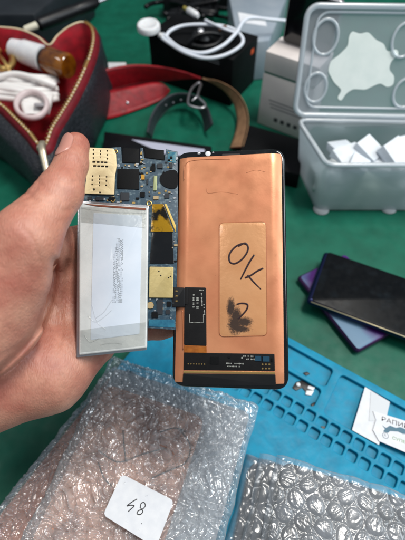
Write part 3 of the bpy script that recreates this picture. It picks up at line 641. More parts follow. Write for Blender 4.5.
def hand():
    bm = bmesh.new(); allb = bones+thumb_b+[b for fg in fb_ for b in fg]
    for a_, b_, ra, rb in allb:
        a_ = Vector(a_); b_ = Vector(b_); n = max(2, int((b_-a_).length/.8))
        for k in range(n+1):
            t = k/n; bmesh.ops.create_icosphere(bm, subdivisions=3, radius=(ra+(rb-ra)*t)*1.06, matrix=Matrix.Translation(a_.lerp(b_, t)))
    me = bpy.data.meshes.new('person'); bm.to_mesh(me); bm.free()
    o = bpy.data.objects.new('person', me); C.objects.link(o)
    r = o.modifiers.new('r', 'REMESH'); r.mode = 'VOXEL'; r.voxel_size = .13; r.use_smooth_shade = True
    s = o.modifiers.new('s', 'SMOOTH'); s.iterations = 8; s.factor = .5
    dg = bpy.context.evaluated_depsgraph_get(); m2 = bpy.data.meshes.new_from_object(o.evaluated_get(dg)); o.modifiers.clear(); o.data = m2; bpy.data.meshes.remove(me)
    N = len(m2.vertices); co = np.empty(N*3); m2.vertices.foreach_get('co', co); P = co.reshape(-1, 3)
    ed = np.empty(len(m2.edges)*2, int); m2.edges.foreach_get('vertices', ed); ed = ed.reshape(-1, 2)
    deg = np.bincount(ed.ravel(), minlength=N)[:, None]
    for it in range(10):
        f = field(P); e = .03; G = np.stack([(field(P+np.eye(3)[k]*e)-f)/e for k in range(3)], 1); ln = np.linalg.norm(G, axis=1, keepdims=True)+1e-6
        P = P-G/ln*np.clip(f[:, None]/np.maximum(ln, .5), -.3, .3)*.8
        if it < 8:
            S = np.zeros_like(P); np.add.at(S, ed[:, 0], P[ed[:, 1]]); np.add.at(S, ed[:, 1], P[ed[:, 0]]); P = P*.6+.4*S/deg
    m2.vertices.foreach_set('co', (P*.01).ravel()); m2.update(); m2.name = 'person'; m2.materials.clear(); m2.materials.append(M['skin'])
    m2.polygons.foreach_set('use_smooth', [True]*len(m2.polygons))
    tag(o, 'bare left hand from the left, thumb on the board shield, palm behind the battery', 'person')
    # thumb nail: patch lying on the outer left side of the tip
    V = []; F = []; nu, nv = 14, 16
    ctr = lambda t: J['tip']*(1-t)+J['mid']*t
    ax = (J['tip']-J['mid']); ax /= np.linalg.norm(ax)
    toc = np.array(CO)-J['tip']; toc -= ax*(toc@ax); toc /= np.linalg.norm(toc); sd = np.cross(ax, toc); sd = sd if sd@np.array(CX) < 0 else -sd
    phc = math.radians(54)                       # turned from the camera towards the left
    for j in range(nv+1):
        l = (j/nv)                                # 0 base .. 1 tip
        for i in range(nu+1):
            u = i/nu*2-1; wdt = math.radians(38)*(1-.35*max(0, (.25-l)/.25)**2-.3*max(0, (l-.85)/.15)**2)
            ph_ = phc+u*wdt; dr = toc*math.cos(ph_)+sd*math.sin(ph_)
            base = J['tip']+ax*(-1.45+1.75*l-.30*u*u*(2*l-1))
            q = base.copy()
            q = base+dr*1.25
            for _ in range(24):
                q = q-dr*(field(q[None])[0])*.5
            q = q+dr*(.045-.06*u**4-.05*(1-l)**3)
            V.append(q)
    for j in range(nv):
        for i in range(nu): a_ = j*(nu+1)+i; F.append((a_, a_+1, a_+nu+2, a_+nu+1))
    no = raw('nail', V, F, mat('thumb nail', (190, 132, 118), .34, sss=.1, coat=.15), o)
    so = no.modifiers.new('s', 'SOLIDIFY'); so.thickness = .0005
    # centre the origin
    return o
hand_o = hand()
# ================================================================== CLEAR PLASTIC BOX
milk = film('milky clear plastic', (248, 251, 253), .06, .42, .25, .15, .6, .35)
milk2 = film('milky lid plastic', (242, 246, 252), .05, .30, .25, .15, .6, .35)
rimm = film('thick milky rim', (240, 245, 250), .08, .66, .25, .1, 1, .3)
bx = thing('plastic_box', 'open translucent plastic storage box with its lid raised, full of white pieces', 'storage box')
ZR = 8.0
fl = g(327, 165, ZR); bk = g(298, 120, ZR); flb = g(313, 213, 0); bkb = g(293, 168, 0)
fl.z = bk.z = ZR; XR = 34
rim4 = [bk, Vector((XR, bk.y-.6, ZR)), Vector((XR, fl.y, ZR)), fl]
bot4 = [Vector((bkb.x+.5, bkb.y, .3)), Vector((XR-1, bkb.y, .3)), Vector((XR-1, flb.y+.3, .3)), Vector((flb.x+.3, flb.y+.3, .3))]
def shell(name, loops, m, par, capb=True, cyc=True):
    V = []; F = []; n = len(loops[0])
    for lp in loops: V += lp
    for j in range(len(loops)-1):
        for i in range(n): F.append((j*n+i, j*n+(i+1) % n, (j+1)*n+(i+1) % n, (j+1)*n+i))
    if capb: F.append(tuple(range(n))[::-1])
    return raw(name, V, F, m, par)
def rq(q, r, z=None): return [Vector((x, y, q[0].z if z is None else z)) for x, y in roundpoly([(p.x, p.y) for p in q], r, 6)]
def lerpq(t): return [a_.lerp(b_, t) for a_, b_ in zip(bot4, rim4)]
cen = sum(bot4, Vector())/4
def shr(q, k): return [p+(Vector((cen.x, cen.y, p.z))-p).normalized()*k for p in q]
lo_ = [rq(shr(lerpq(0), .6), .9, .12), rq(lerpq(.0), 1.1, .5)]+[rq(lerpq(t), 1.1, .3+t*7.7) for t in (.15, .35, .6, .85, 1)]
body = shell('box_body', lo_, milk, bx); so = body.modifiers.new('s', 'SOLIDIFY'); so.thickness = .0012
ring = [Vector((p.x, p.y, ZR)) for p in rq(rim4, 1.1)]
tube('box_rim', ring, .28, rimm, bx, closed=True, n=1, seg=8)
for px, py in ((320, 217), (388, 216)):
    p = g(px, py-3, .2); lathe('foot', [(.9, 0), (1.0, .15), (.8, .4)], (p.x+.3, p.y+.9, 0.0), (0, 0, 1), rimm, bx)
# lid
LO = Vector((bk.x-.3, bk.y+.35, ZR+.3)); LF = Fr(LO, (1, -.03, 0), (0, .36, .93))
lid_w = XR-bk.x; 
tlc = LF.hit(302, 4); lid_h = tlc[1]
lid = plate('lid', rrect(-.3, .1, lid_w, lid_h, 1.3), -.09, .04, milk2, bx, LF, bev=.04)
tube('lid_rim', [(x, y, .15) for x, y in rrect(-.2, .2, lid_w-.1, lid_h-.1, 1.2)], .33, rimm, lid, LF, closed=True, n=1, seg=8)
tube('lid_rib', [(x, y, .08) for x, y in rrect(1.0, 1.1, lid_w-1.3, lid_h-.7, 1.2)], .14, rimm, lid, LF, closed=True, n=1, seg=8)
for px, py, rx, ry in ((325.5, 37, 1.35, 1.75), (315.5, 87.5, 1.25, 1.6), (405, 93, 1.35, 1.6), (404, 40, 1.3, 1.7)):
    c_ = LF.hit(px, py); tube('lid_ring', [(c_[0]+rx*math.cos(k*.3927), c_[1]+ry*math.sin(k*.3927), .1) for k in range(16)], .17, rimm, lid, LF, closed=True, n=2, seg=8)
for px, py in ((312, 116), (385, 120)):
    c_ = LF.hit(px, py); blk('hinge', c_[0]+.5, c_[1]+.1, -.1, 2.6, .7, .35, rimm, lid, LF, 0, .1)
sil = ((298, 62), (315, 68), (330, 63), (346, 80), (362, 87), (368, 104), (388, 98), (392, 108), (375, 124), (372, 140), (383, 152), (381, 170), (368, 175), (355, 166), (340, 172), (325, 180), (300, 178), (286, 187), (276, 203), (268, 196), (278, 180), (262, 165), (250, 142), (255, 122), (272, 110), (290, 92), (292, 72))
plate('lid_sticker', roundpoly([LF.hit(203+x/2, y/2, .06) for x, y in sil][::-1], .35, 4), .045, .07, mat('off white sticker', (236, 244, 240), .6, col2=(228, 238, 234), ns=.6), lid, LF)
# white blocks inside
wb = mat('white foam block', (216, 222, 228), .55, col2=(204, 211, 219), ns=.8, bump=.1)
def block(px, py, z, sx, sy, sz, rot, tilt, lab_):
    c_ = g(px, py, z); m_ = Matrix.Translation(c_) @ Matrix.Rotation(rot, 4, 'Z') @ Matrix.Rotation(tilt, 4, 'X')
    q = [(-sx/2, -sy/2), (sx/2, -sy/2), (sx/2, sy/2), (-sx/2, sy/2)]
    tag(hull_box('plastic_block', [m_ @ Vector((*p, 0)) for p in q], [m_ @ Vector((*p, sz)) for p in q], wb, None, None, .12), lab_, 'plastic block', 'white blocks in the plastic box')
block(365, 154, 5.9, 2.6, 3.0, 1.4, .75, .35, 'white block tilted up in the middle of the pile in the plastic box')
block(392, 158, 6.3, 3.0, 3.6, 1.3, .7, .5, 'white block peaking at the right of the pile in the plastic box')
block(346, 160, 5.6, 3.4, 2.6, 1.2, .45, .2, 'white block lying low at the left of the pile in the plastic box')
block(377, 164, 5.5, 3.2, 3.2, 1.0, -.4, .15, 'white block lying flat under the two peaked ones in the plastic box')
block(356, 167, 6.1, 2.2, 2.2, 1.0, 1.1, .3, 'small white block at the front of the pile, just behind the box rim')
block(340, 152, 5.2, 2.6, 2.6, 1.0, .2, -.3, 'white block furthest back at the left of the pile')
block(404, 152, 5.6, 3.0, 3.0, 1.4, .3, .3, 'white block cut off by the right edge of the photo')
def bag(px, py, z, r, sd, lab_, col):
    c_ = g(px, py, z); V = []; F = []; nu, nv = 36, 22
    for j in range(nv+1):
        for i in range(nu):
            a_ = 2*math.pi*i/nu; b_ = math.pi*j/nv; d = Vector((math.sin(b_)*math.cos(a_), math.sin(b_)*math.sin(a_), math.cos(b_)))
            k = 1+.32*MN.noise(d*1.6+Vector((sd, 0, 0)))+.18*(1-abs(MN.noise(d*3.5+Vector((0, sd, 0))))*2); V.append(c_+Vector((d.x*r[0], d.y*r[1], d.z*r[2]))*k)
    for j in range(nv):
        for i in range(nu): F.append((j*nu+i, j*nu+(i+1) % nu, (j+1)*nu+(i+1) % nu, (j+1)*nu+i))
    tag(raw('plastic_bag', V, F, mat('pale bag', col, .45, col2=tuple(int(v*.86) for v in col), ns=.5, bump=.2, bs=2)), lab_, 'plastic bag', 'crumpled bags in the plastic box')
bag(331, 178, 3.7, (2.4, 1.7, 2.2), 3, 'crumpled pale bag showing through the left front corner of the plastic box', (196, 202, 204))
bag(362, 180, 3.4, (2.9, 1.6, 2.1), 8, 'crumpled greenish white bag showing through the middle front of the plastic box', (206, 214, 202))
bag(396, 178, 3.7, (2.9, 1.8, 2.3), 14, 'crumpled white bag showing through the right front of the plastic box', (212, 216, 220))
# ================================================================== TWO PHONES ON THE TABLE
iri = mat('iridescent purple back', (70, 28, 104), .4, 0, spec=.3, col2=(86, 122, 150), ns=.22, detail=1, lo=.50, hi=.62)
navy = mat('navy metal frame', (26, 34, 72), .28, .7)
def phone_slab(root, quad, z, th, body, face, edge_m, tilt=0):
    q = roundpoly(quad, .45, 6)
    plate('body', q, z, z+th, body, root, bev=th*.42, res=4)
    c_ = (sum(p[0] for p in quad)/4, sum(p[1] for p in quad)/4)
    ins = lambda k: [(c_[0]+(p[0]-c_[0])*(1-k*1.6/6), c_[1]+(p[1]-c_[1])*(1-k/6)) for p in quad]
    plate('back_panel' if face is iri else 'front_glass', roundpoly(ins(.22), .4, 6), z+th+.001, z+th+.04, face, root, bev=.015)
    if edge_m:
        a_, b_ = edge_m; tube('edge_band', [(*a_, z+th*.9), (*b_, z+th*.9)], .07, mat('champagne edge', (196, 184, 150), .35, .6), root, n=2, seg=8)
def ccw(q):
    return q if sum(q[i-1][0]*q[i][1]-q[i][0]*q[i-1][1] for i in range(len(q))) > 0 else q[::-1]
pu = thing('purple_phone', 'iridescent purple phone lying crosswise under the black one', 'phone')
A_ = T.hit(297, 276, 1.0); B_ = T.hit(358, 352, 1.0); d = Vector((B_[0]-A_[0], B_[1]-A_[1])); d.normalize(); n_ = Vector((-d.y, d.x))
pq = [Vector(A_)-d*.0, Vector(A_)+d*((Vector(B_)-Vector(A_)).length), Vector(A_)+d*((Vector(B_)-Vector(A_)).length)+n_*6.8, Vector(A_)+n_*6.8]
phone_slab(pu, ccw([tuple(p) for p in pq]), .15, .85, mat('plum frame', (70, 40, 84), .3, .6), iri, None)
for k in range(3): 
    c_ = Vector(A_)+n_*(.75+k*.55)-d*.03
bp = thing('black_phone', 'scratched black phone with a gold edged frame lying on top of the purple one', 'phone')
A_ = Vector(T.hit(325, 250, 2.1)); B_ = Vector(T.hit(306.5, 300, 2.1)); E_ = Vector(T.hit(405, 277, 2.1)); d = (E_-A_).normalized(); n_ = Vector((d.y, -d.x)); hgt = abs((B_-A_).dot(n_))
scr = mat('scratched black glass', (4, 7, 11), .36, col2=(20, 28, 34), ns=.8, detail=8, lo=.52, hi=.9, spec=.13, rv=.06)
phone_slab(bp, ccw([tuple(p) for p in (A_, A_+d*15.2, A_+d*15.2+n_*hgt, A_+n_*hgt)]), 1.15, .9, navy, scr, (A_+n_*(hgt-.06)+d*.5, A_+d*14.6+n_*(hgt-.06)))
# ================================================================== BLACK CHARGER BOX, CABLE, PUCK
cb = thing('black_box', 'black cardboard box carrying the white charging cable', 'box')
ZB = 7.5; fr_ = g(233, 60, ZB); fl_ = g(148, 33, ZB); e = (fl_-fr_); e.z = 0; wL = e.length; e.normalize(); nb = Vector((-e.y, e.x, 0)); nb = nb if nb.y > 0 else -nb; dB = 8.0
top4 = [fr_, fr_+nb*dB, fl_+nb*dB, fl_]; top4 = [Vector((p.x, p.y, ZB)) for p in top4]; base4 = [Vector((p.x, p.y, .02)) for p in top4]
hull_box('carton', base4, top4, M['blackmatte'], cb, None, .08)
lgf = Fr(top4[0]+Vector((0, 0, -ZB)), nb, (0, 0, 1)); 
org = mat('orange print', (214, 84, 40), .5); plate('orange_mark', rrect(5.9, 5.5, 6.8, 6.3, .12), .003, .012, org, cb, Fr(top4[0]-Vector((0, 0, ZB)), nb, (0, 0, 1)))
Fq = Fr(top4[3]+Vector((0, 0, -ZB)), -e, (0, 0, 1)); 
grey = mat('grey print', (120, 124, 130), .6)
for k in range(2): plate('printed_line', rrect(10.5+k*.3, 6.5-.35*k, 12.7, 6.62-.35*k, .02), .003, .01, grey, cb, Fq)
cw = mat('white cable rubber', (214, 220, 230), .4, sss=.05)
pc = thing('charging_puck', 'round white charging puck with its looped white cable on the black box', 'charger')
pp_ = g(149, 30, ZB+.6)
lathe('puck', [(1.55, 0), (1.75, .12), (1.75, .75), (1.6, .95), (1.3, 1.0), (1.25, .96)], pp_, (0, -.1, 1), M['white'], pc, seg=40)
cab = [(162, 38, .9), (172, 45, .8), (186, 53, .7), (204, 58, .6), (222, 56, .7), (238, 48, .8), (243, 40, .9), (236, 31, 1.4), (222, 26, 1.6), (200, 24.5, 1.5), (182, 26, 1.2), (170, 31, 1), (166, 37, .8)]
tube('cable', [g(x, y, ZB+h) for x, y, h in cab], .26, cw, pc, n=8)
cab2 = [(163, 34, 1.1), (180, 48, .9), (202, 53, .9), (222, 46, 1.2), (236, 33, 1.7), (243, 22, 2.0), (252, 18, 2.0), (275, 20, 1.4), (300, 22, .8)]
tube('cable', [g(x, y, ZB+h) for x, y, h in cab2], .26, cw, pc, n=8)
tube('strain_relief', [g(160, 35, ZB+.9), g(165, 37.5, ZB+.9)], [.42, .3], M['white'], pc, n=3)
dk = thing('black_earphones', 'small dark wired bundle lying inside the white cable loop', 'earphones')
lathe('dark_pod', [(.3, 0), (1.3, .1), (1.6, .5), (1.3, .9), (.4, 1.05)], g(202, 39, ZB), (.1, 0, 1), M['black'], dk)
tube('dark_wire', [g(x, y, ZB+h) for x, y, h in ((188, 44, .3), (196, 36, 1.3), (210, 33, 1.4), (222, 36, .8), (216, 44, .4), (204, 47, .3), (192, 45, .4))], .3, M['black'], dk, n=6)
c_ = g(201, 31, ZB+1.1); lathe('silver_cap', [(.45, 0), (.5, .1), (.3, .25)], c_, (.2, -.4, 1), M['silver'], dk)
brn = mat('brown cord', (96, 66, 48), .5); tube('brown_tip', [g(219, 30, ZB+1.2), g(225, 27, ZB+1.6), g(229, 29, ZB+1.2)], .3, brn, dk)
pgp = thing('white_plug', 'white cable plug with a yellow metal tip behind the cable loop', 'plug')
a_ = g(188, 10, ZB+2); b_ = g(205, 20, ZB+2); ax = (b_-a_).normalized()
lathe('plug_body', [(.38, 0), (.5, .15), (.5, 2.0), (.3, 2.5)], a_, ax, M['white'], pgp); lathe('metal_tip', [(.3, -1.0), (.32, -.9), (.32, 0)], a_, ax, mat('yellow brass', (196, 178, 92), .3, .6), pgp)
tube('plug_cable', [b_, g(222, 28, ZB+2), g(236, 33, ZB+1.6)], .2, cw, pgp)
# cable clutter at the back
bc = thing('black_cable_heap', 'heap of black cables and a dark adapter at the back edge of the desk', 'cables')
for k in range(7):
    P = [g(178+rnd.uniform(-10, 40)+j*6*math.cos(k), 12+rnd.uniform(-14, 8), 1.5+rnd.uniform(0, 3)) for j in range(5)]
    tube('black_cable', P, rnd.uniform(.3, .5), M['black'], bc, n=6)
a_ = g(176, 10, 1); hull_box('adapter', [a_+Vector(v) for v in ((-2.5, -2, 0), (2.5, -2, 0), (2.5, 2, 0), (-2.5, 2, 0))], [a_+Vector(v) for v in ((-2.2, -1.8, 3), (2.2, -1.8, 3), (2.2, 1.8, 3), (-2.2, 1.8, 3))], M['black'], bc, None, .3)
yl = thing('black_adapter', 'black adapter block standing at the top behind the white plug', 'adapter')
a_ = g(226, 14, 0); hull_box('block', [a_+Vector(v) for v in ((-5, 1, 0), (4, 1, 0), (4, 8, 0), (-5, 8, 0))], [a_+Vector(v) for v in ((-4.8, 1.2, 6), (3.8, 1.2, 6), (3.8, 7.8, 6), (-4.8, 7.8, 6))], M['blackmatte'], yl, None, .3)
# grey box
gb = thing('grey_box', 'pale grey frosted box with a white label behind the black box', 'box')
gm = mat('frosted grey plastic', (150, 160, 170), .35, col2=(138, 150, 162), ns=.3)
a_ = g(248, 82, 0); b_ = g(272, 72, 0)
tp4 = [g(238, 44, 6.5), g(270, 40, 6.5), g(289, -8, 6.5), g(228, -8, 6.5)]; bs4 = [Vector((p.x, p.y, .02)) for p in tp4]
hull_box('case', bs4, tp4, gm, gb, None, .3)
pl_ = [T.hit(*p, 6.55) for p in ((238, 12), (264, 17), (267, 26), (240, 22))]
plate('label', roundpoly(ccw(pl_), .2), 6.5, 6.55, M['paper'], gb)
# phone carton with phone standing in it
cream = mat('cream carton', (222, 214, 210), .6, col2=(212, 204, 202), ns=.4)
cx = thing('phone_carton', 'upright cream phone carton with small print beside the plastic box', 'carton')
bl0 = g(257, 123, 0); br0 = g(296, 138, 0); d = (br0-bl0).normalized(); n_ = Vector((-d.y, d.x, 0)); hC = 11.0; wC = 7.6
q = [bl0, bl0+d*wC, bl0+d*wC+n_*4.6, bl0+n_*4.6]; hull_box('carton_body', [p+Vector((0, 0, .02)) for p in q], [p+Vector((0, 0, hC-3)) for p in q], cream, cx, None, .12)
q2 = [p+Vector((0, 0, hC-3+.28)) for p in q]; hull_box('carton_lid', q2, [p+Vector((0, 0, hC)) for p in q], cream, cx, None, .12)
q3 = [bl0+d*.12+n_*.12, bl0+d*(wC-.12)+n_*.12, bl0+d*(wC-.12)+n_*4.4, bl0+d*.12+n_*4.4]
hull_box('green_seam', [p+Vector((0, 0, hC-3.0)) for p in q3], [p+Vector((0, 0, hC-2.72)) for p in q3], mat('green seam', (40, 110, 92), .5), cx, None, 0)
CFr = Fr(bl0, d, (0, 0, 1))
ptm = mat('faint carton print', (140, 138, 140), .6); dkp = mat('dark carton print', (70, 70, 74), .6)
for k in range(3): plate('printed_line', rrect(1.4+.2*k, 4.3-.5*k, 6.6, 4.5-.5*k, .02), .004, .012, ptm, cx, CFr)
for k in range(4): plate('printed_icon', rrect(2.6+1.05*k, 1.3, 3.2+1.05*k, 1.95, .15), .004, .012, dkp, cx, CFr)
sp = thing('standing_phone', 'black phone with silver edge standing behind the open plastic lid', 'phone')
b0 = bl0+n_*3.0+d*.8; SF = Fr(b0+Vector((0, 0, hC)), d, (0, 0, 1))
pr_ = [SF.hit(*p) for p in ((283, 52), (287, 4))]
plate('body', rrect(0, .02, 6.9, 6.6, .6), -.8, 0, M['silver'], sp, SF, bev=.2, res=3); plate('front_glass', rrect(.18, .2, 6.72, 6.42, .5), .002, .04, M['blackgloss'], sp, SF, bev=.015)
# dark low box in front
lb = thing('low_black_box', 'low black box lying just above the top edge of the held screen', 'box')
q = [g(246, 126, 2.4), g(262, 122, 2.4), g(300, 137, 2.4), g(300, 172, 2.4), g(236, 160, 2.4)]
q = [g(247, 124, 2.4), g(303, 140, 2.4), g(300, 175, 2.4), g(238, 160, 2.4)]
hull_box('carton', [Vector((p.x, p.y, .02)) for p in q], q, M['blackmatte'], lb, None, .12)
# flat black case left of centre
fb2 = thing('flat_black_case', 'flat glossy black case on the green desk above the circuit board', 'case')
q = [g(105, 133, 2.0), g(160, 137, 2.0), g(212, 150, 2.0), g(205, 182, 2.0), g(104, 172, 2.0)]
q = [g(104, 131, 2.0), g(212, 146, 2.0), g(204, 190, 2.0), g(100, 176, 2.0)]
hull_box('shell', [Vector((p.x, p.y, .02)) for p in q], q, M['black'], fb2, None, .2)
qa = [T.hit(*p, 2.1) for p in ((131, 139), (205, 149), (203, 157), (165, 154))]
plate('painted_sheen', roundpoly(ccw(qa), .2), 2.0, 2.05, mat('painted lilac sheen', (176, 178, 196), .25, coat=.4), fb2, bev=.01)  # white sheen on the glossy case top, painted as a pale lilac plate
# top left black case + pen
tb = thing('black_case', 'large black case in the top left corner behind the red lined bag', 'case')
q = [g(-60, 36, 5), g(45, 36, 5), g(100, -14, 5), g(-60, -14, 5)]; q = [g(-60, 14, 8), g(34, 14, 8), g(88, -30, 8), g(-60, -30, 8)]
hull_box('shell', [Vector((p.x, p.y, .02)) for p in q], q, mat('dark case', (22, 28, 34), .5, col2=(30, 36, 42), ns=.3), tb, None, .5)
p = g(28, 18, 6.6); 
pn = thing('black_tool', 'black handled tool with a cream tip lying behind the bag', 'tool')
a_ = g(24, 30, 9.2); b_ = g(98, 2, 9.2); ax = (b_-a_).normalized(); Lp = (b_-a_).length
lathe('cream_tip', [(.35, 0), (.5, .3), (.55, 2.1)], a_, ax, mat('cream plastic', (200, 196, 176), .5), pn)
lathe('handle', [(.6, 2.1), (.95, 2.5), (1.0, 8), (.85, 9), (.95, 9.5), (.9, Lp-1), (.5, Lp)], a_, ax, M['black'], pn)
lathe('metal_tip', [(.3, 0), (.22, 3), (.1, 4)], b_, ax, M['silver'], pn)
ct = thing('white_clip', 'small white plastic clip on the green desk beyond the red strap', 'clip')
q = [T.hit(*p, .6) for p in ((102, 65), (108, 62), (126, 62), (126, 66.5), (104, 68.5))]
plate('clip_body', roundpoly(ccw(q), .25), .02, .6, M['white'], ct, bev=.15)
# ================================================================== BAG
leather = mat('black pebbled leather', (26, 28, 34), .45, col2=(38, 41, 48), ns=3, bump=1, bs=2.6, bd=.002, rv=.08)
red = mat('red lining fabric', (172, 10, 34), .7, col2=(116, 6, 22), ns=.6, bump=.3, bs=14)
redl = mat('red leather', (150, 9, 24), .5, spec=.35, col2=(122, 8, 20), ns=.9, bump=.35, bs=5, rv=.06)
suede = mat('tan suede', (166, 126, 92), .85, col2=(140, 104, 76), ns=1, bump=.3, bs=12)
pk_ = thing('zip_bag', 'black leather bag gaping open with red lining and gold zip', 'bag')
RZ = 9.0
rimpx = [(43, 147, 7.6), (52, 128, 8), (62, 112, 8.4), (72, 95, 8.8), (82, 75, 9.2), (90, 55, 9.6), (93.5, 38, 10), (91, 27, 10.4), (82, 22, 10.6), (70, 26, 10.4), (58, 35, 9.6), (49, 45, 8.8), (38, 37, 9.2), (22, 30, 9.6), (5, 27.5, 9.8), (-25, 27, 9.8), (-60, 40, 9.6), (-60, 75, 9.2), (-30, 85, 9), (0, 104, 8.4), (14, 117, 8.1), (28, 131, 7.8)]
rim = catmull([g(*p) for p in rimpx], 6, True)
n = len(rim); cen = Vector((sum(p.x for p in rim)/n, sum(p.y for p in rim)/n, 0))
def off(p, k, z):
    d = Vector((p.x-cen.x, p.y-cen.y, 0)); l = d.length; d.normalize(); return Vector((p.x+d.x*k, p.y+d.y*k, z))
def nrmz(i, q):
    a_ = rim[i-1]; b_ = rim[(i+1) % n]; t = (b_-a_); v = Vector((t.y, -t.x, 0)).normalized(); 
    return v
# orientation sign
ar = sum(rim[i-1].x*rim[i].y-rim[i].x*rim[i-1].y for i in range(n)); sg = 1 if ar > 0 else -1
def lp(k, f, ns_=0, sd=0):
    out = []; k0 = k
    for i, p in enumerate(rim):
        v = nrmz(i, p)*sg; z = f(p.z); k = k0*(1+2.0*max(0, -.6*v.x-.8*v.y)) if k0 >= .8 else k0; q = p+v*k*(1 if abs(k) < .9 else .55)+(off(p, k*.45, 0)-Vector((p.x, p.y, 0)) if abs(k) >= .9 else Vector())
        w_ = ns_*MN.noise(Vector((p.x*.25, p.y*.25, z*.3+sd))); out.append(Vector((q.x+v.x*w_, q.y+v.y*w_, max(.02, z))))
    return out
def skin(name, loops, m, par, cap=False):
    V = [p for l in loops for p in l]; F = []
    for j in range(len(loops)-1):
        for i in range(n): F.append((j*n+i, j*n+(i+1) % n, (j+1)*n+(i+1) % n, (j+1)*n+i))
    if cap: F.append(tuple(((len(loops)-1)*n+i) for i in range(n)))
    return raw(name, V, F, m, par)
skin('leather_shell', [lp(.6, lambda z: z-.75), lp(.85, lambda z: z-1.1, .2), lp(.95, lambda z: z*.75, .5), lp(1.2, lambda z: z*.5, .7), lp(1.1, lambda z: z*.25, .7), lp(.9, lambda z: z*.08, .4), lp(.3, lambda z: .02)], leather, pk_, True)
skin('red_trim', [lp(.12, lambda z: z-.02), lp(.4, lambda z: z-.1), lp(.62, lambda z: z-.35), lp(.72, lambda z: z-.8)], mat('dark red trim', (112, 8, 24), .6, spec=.3, col2=(92, 8, 20), ns=1, bump=.3, bs=6), pk_)
skin('red_lining', [lp(-.12, lambda z: z-.02), lp(-.4, lambda z: z-.7), lp(-.6, lambda z: z*.72, .3), lp(-.75, lambda z: z*.4, .3), lp(-1.4, lambda z: 1.0)], red, pk_, True)
tube('zip_tape', [p for p in rim], .14, mat('cream zip edge', (210, 194, 160), .5), pk_, closed=True, smoothpath=False, seg=8)
# zip teeth along the two sides near the pull
def teeth(i0, i1):
    V = []; F = []
    i = i0
    pts = [rim[k % n] for k in range(i0, i1)]
    L_ = 0
    for a_, b_ in zip(pts, pts[1:]):
        d = b_-a_; m_ = max(1, int(d.length/.36))
        for k in range(m_):
            c_ = a_+d*(k/m_); t = d.normalized(); s = t.cross(Vector((0, 0, 1))).normalized(); b0 = len(V)
            for ss in (-1, 1):
                for tt in (-1, 1):
                    for uu in (0, 1): V.append(c_+s*(ss*.24)+t*(tt*.07)+Vector((0, 0, .1+.14*uu)))
            for f in ((0, 1, 3, 2), (4, 6, 7, 5), (0, 4, 5, 1), (2, 3, 7, 6), (1, 5, 7, 3), (0, 2, 6, 4)): F.append(tuple(b0+x for x in f))
    return V, F
V, F = teeth(0, 8*6); raw('zip_teeth', V, F, M['gold'], pk_, smooth=False)
V, F = teeth(18*6, n+1); raw('zip_teeth', V, F, M['gold'], pk_, smooth=False)
zp = rim[0]; a_ = g(42, 146, 8.0); b_ = g(47, 173, 6.8)
silv = mat('pale zip metal', (196, 186, 164), .3, .7)
hull_box('zip_slider', [a_+Vector(v) for v in ((-.5, -.7, -.2), (.5, -.7, -.2), (.35, .7, -.2), (-.35, .7, -.2))], [a_+Vector(v) for v in ((-.45, -.6, .35), (.45, -.6, .35), (.3, .6, .35), (-.3, .6, .35))], silv, pk_, None, .12)
tube('zip_pull', [a_+Vector((0, 0, .45)), a_.lerp(b_, .35)+Vector((0, 0, .5)), b_], [.25, .42, .32], silv, pk_, flat=(.45, (0, 0, 1)))
# bag contents
ag = mat('amber glass', (150, 92, 14), .12, col2=(84, 40, 12), ns=.5, coat=.8, trans=.2)
bo = thing('amber_bottle', 'small amber glass bottle with a white cap lying in the bag', 'bottle')
a_ = g(18, 50, 7.0); b_ = g(66, 66, 7.2); ax = (b_-a_).normalized(); Lb = (b_-a_).length
lathe('cap', [(1.2, -.9), (1.5, -.7), (1.5, .9), (1.25, 1.0), (1.7, 1.3), (1.8, Lb*.56)], a_, ax, M['white'], bo)
lathe('glass', [(1.4, Lb*.56), (1.4, Lb*.6), (1.8, Lb*.64), (1.8, Lb*1.02), (1.5, Lb*1.06)], a_, ax, ag, bo)
lathe('neck_ring', [(1.5, Lb*.565), (1.55, Lb*.6)], a_, ax, M['black'], bo)
gt = thing('gold_buckle', 'gold metal fitting at the left end of the white cap in the bag', 'buckle')
tube('ring', [g(4+9*math.cos(k*.6283), 59+10*math.sin(k*.6283), 6.6) for k in range(10)], .5, M['gold'], gt, closed=True, n=4)
tube('pin', [g(-4, 52, 6.8), g(3, 60, 7.3), g(8, 68, 6.8)], .28, M['gold'], gt)
wc = thing('white_cable_bundle', 'bundle of thick white cable folded inside the bag', 'cable')
wcm = mat('white cable', (232, 230, 228), .45, sss=.05)
for k in range(7):
    y0 = 74+k*4.3; tube('cable_strand', [g(-14, y0-3, 5.6), g(12, y0+2*math.sin(k), 6.0+.3*math.sin(k*2)), g(34, y0+3, 6.0), g(58, y0+1+3*math.cos(k*1.7), 5.4)], .42, wcm, wc, n=6)
tube('cable_strand', [g(-10, 80, 6.4), g(14, 74, 7), g(40, 80, 7), g(56, 86, 6.2)], .42, wcm, wc, n=6)
rg = thing('white_ring', 'pale plastic ring resting on the white cable in the bag', 'ring')
tube('ring_band', [g(31.5+15.5*math.cos(k*.5236), 105+13*math.sin(k*.5236), 6.9) for k in range(12)], .33, mat('pinkish white plastic', (206, 190, 190), .4), rg, closed=True, n=4, flat=(1.3, (0, 0, 1)))
hull_box('ring_clasp', [g(34, 106, 6.6), g(45, 106, 6.6), g(45, 103, 6.6), g(34, 103, 6.6)], [g(34, 106, 7.1), g(45, 106, 7.1), g(45, 103, 7.1), g(34, 103, 7.1)], mat('grey clasp', (150, 146, 150), .4), rg, None, .08)
hull_box('white_connector', [g(22, 116, 5.5), g(50, 116, 5.5), g(56, 92, 5.5), g(14, 92, 5.5)], [g(24, 114, 6.3), g(48, 114, 6.3), g(53, 94, 6.3), g(18, 94, 6.3)], wcm, wc, None, .3)
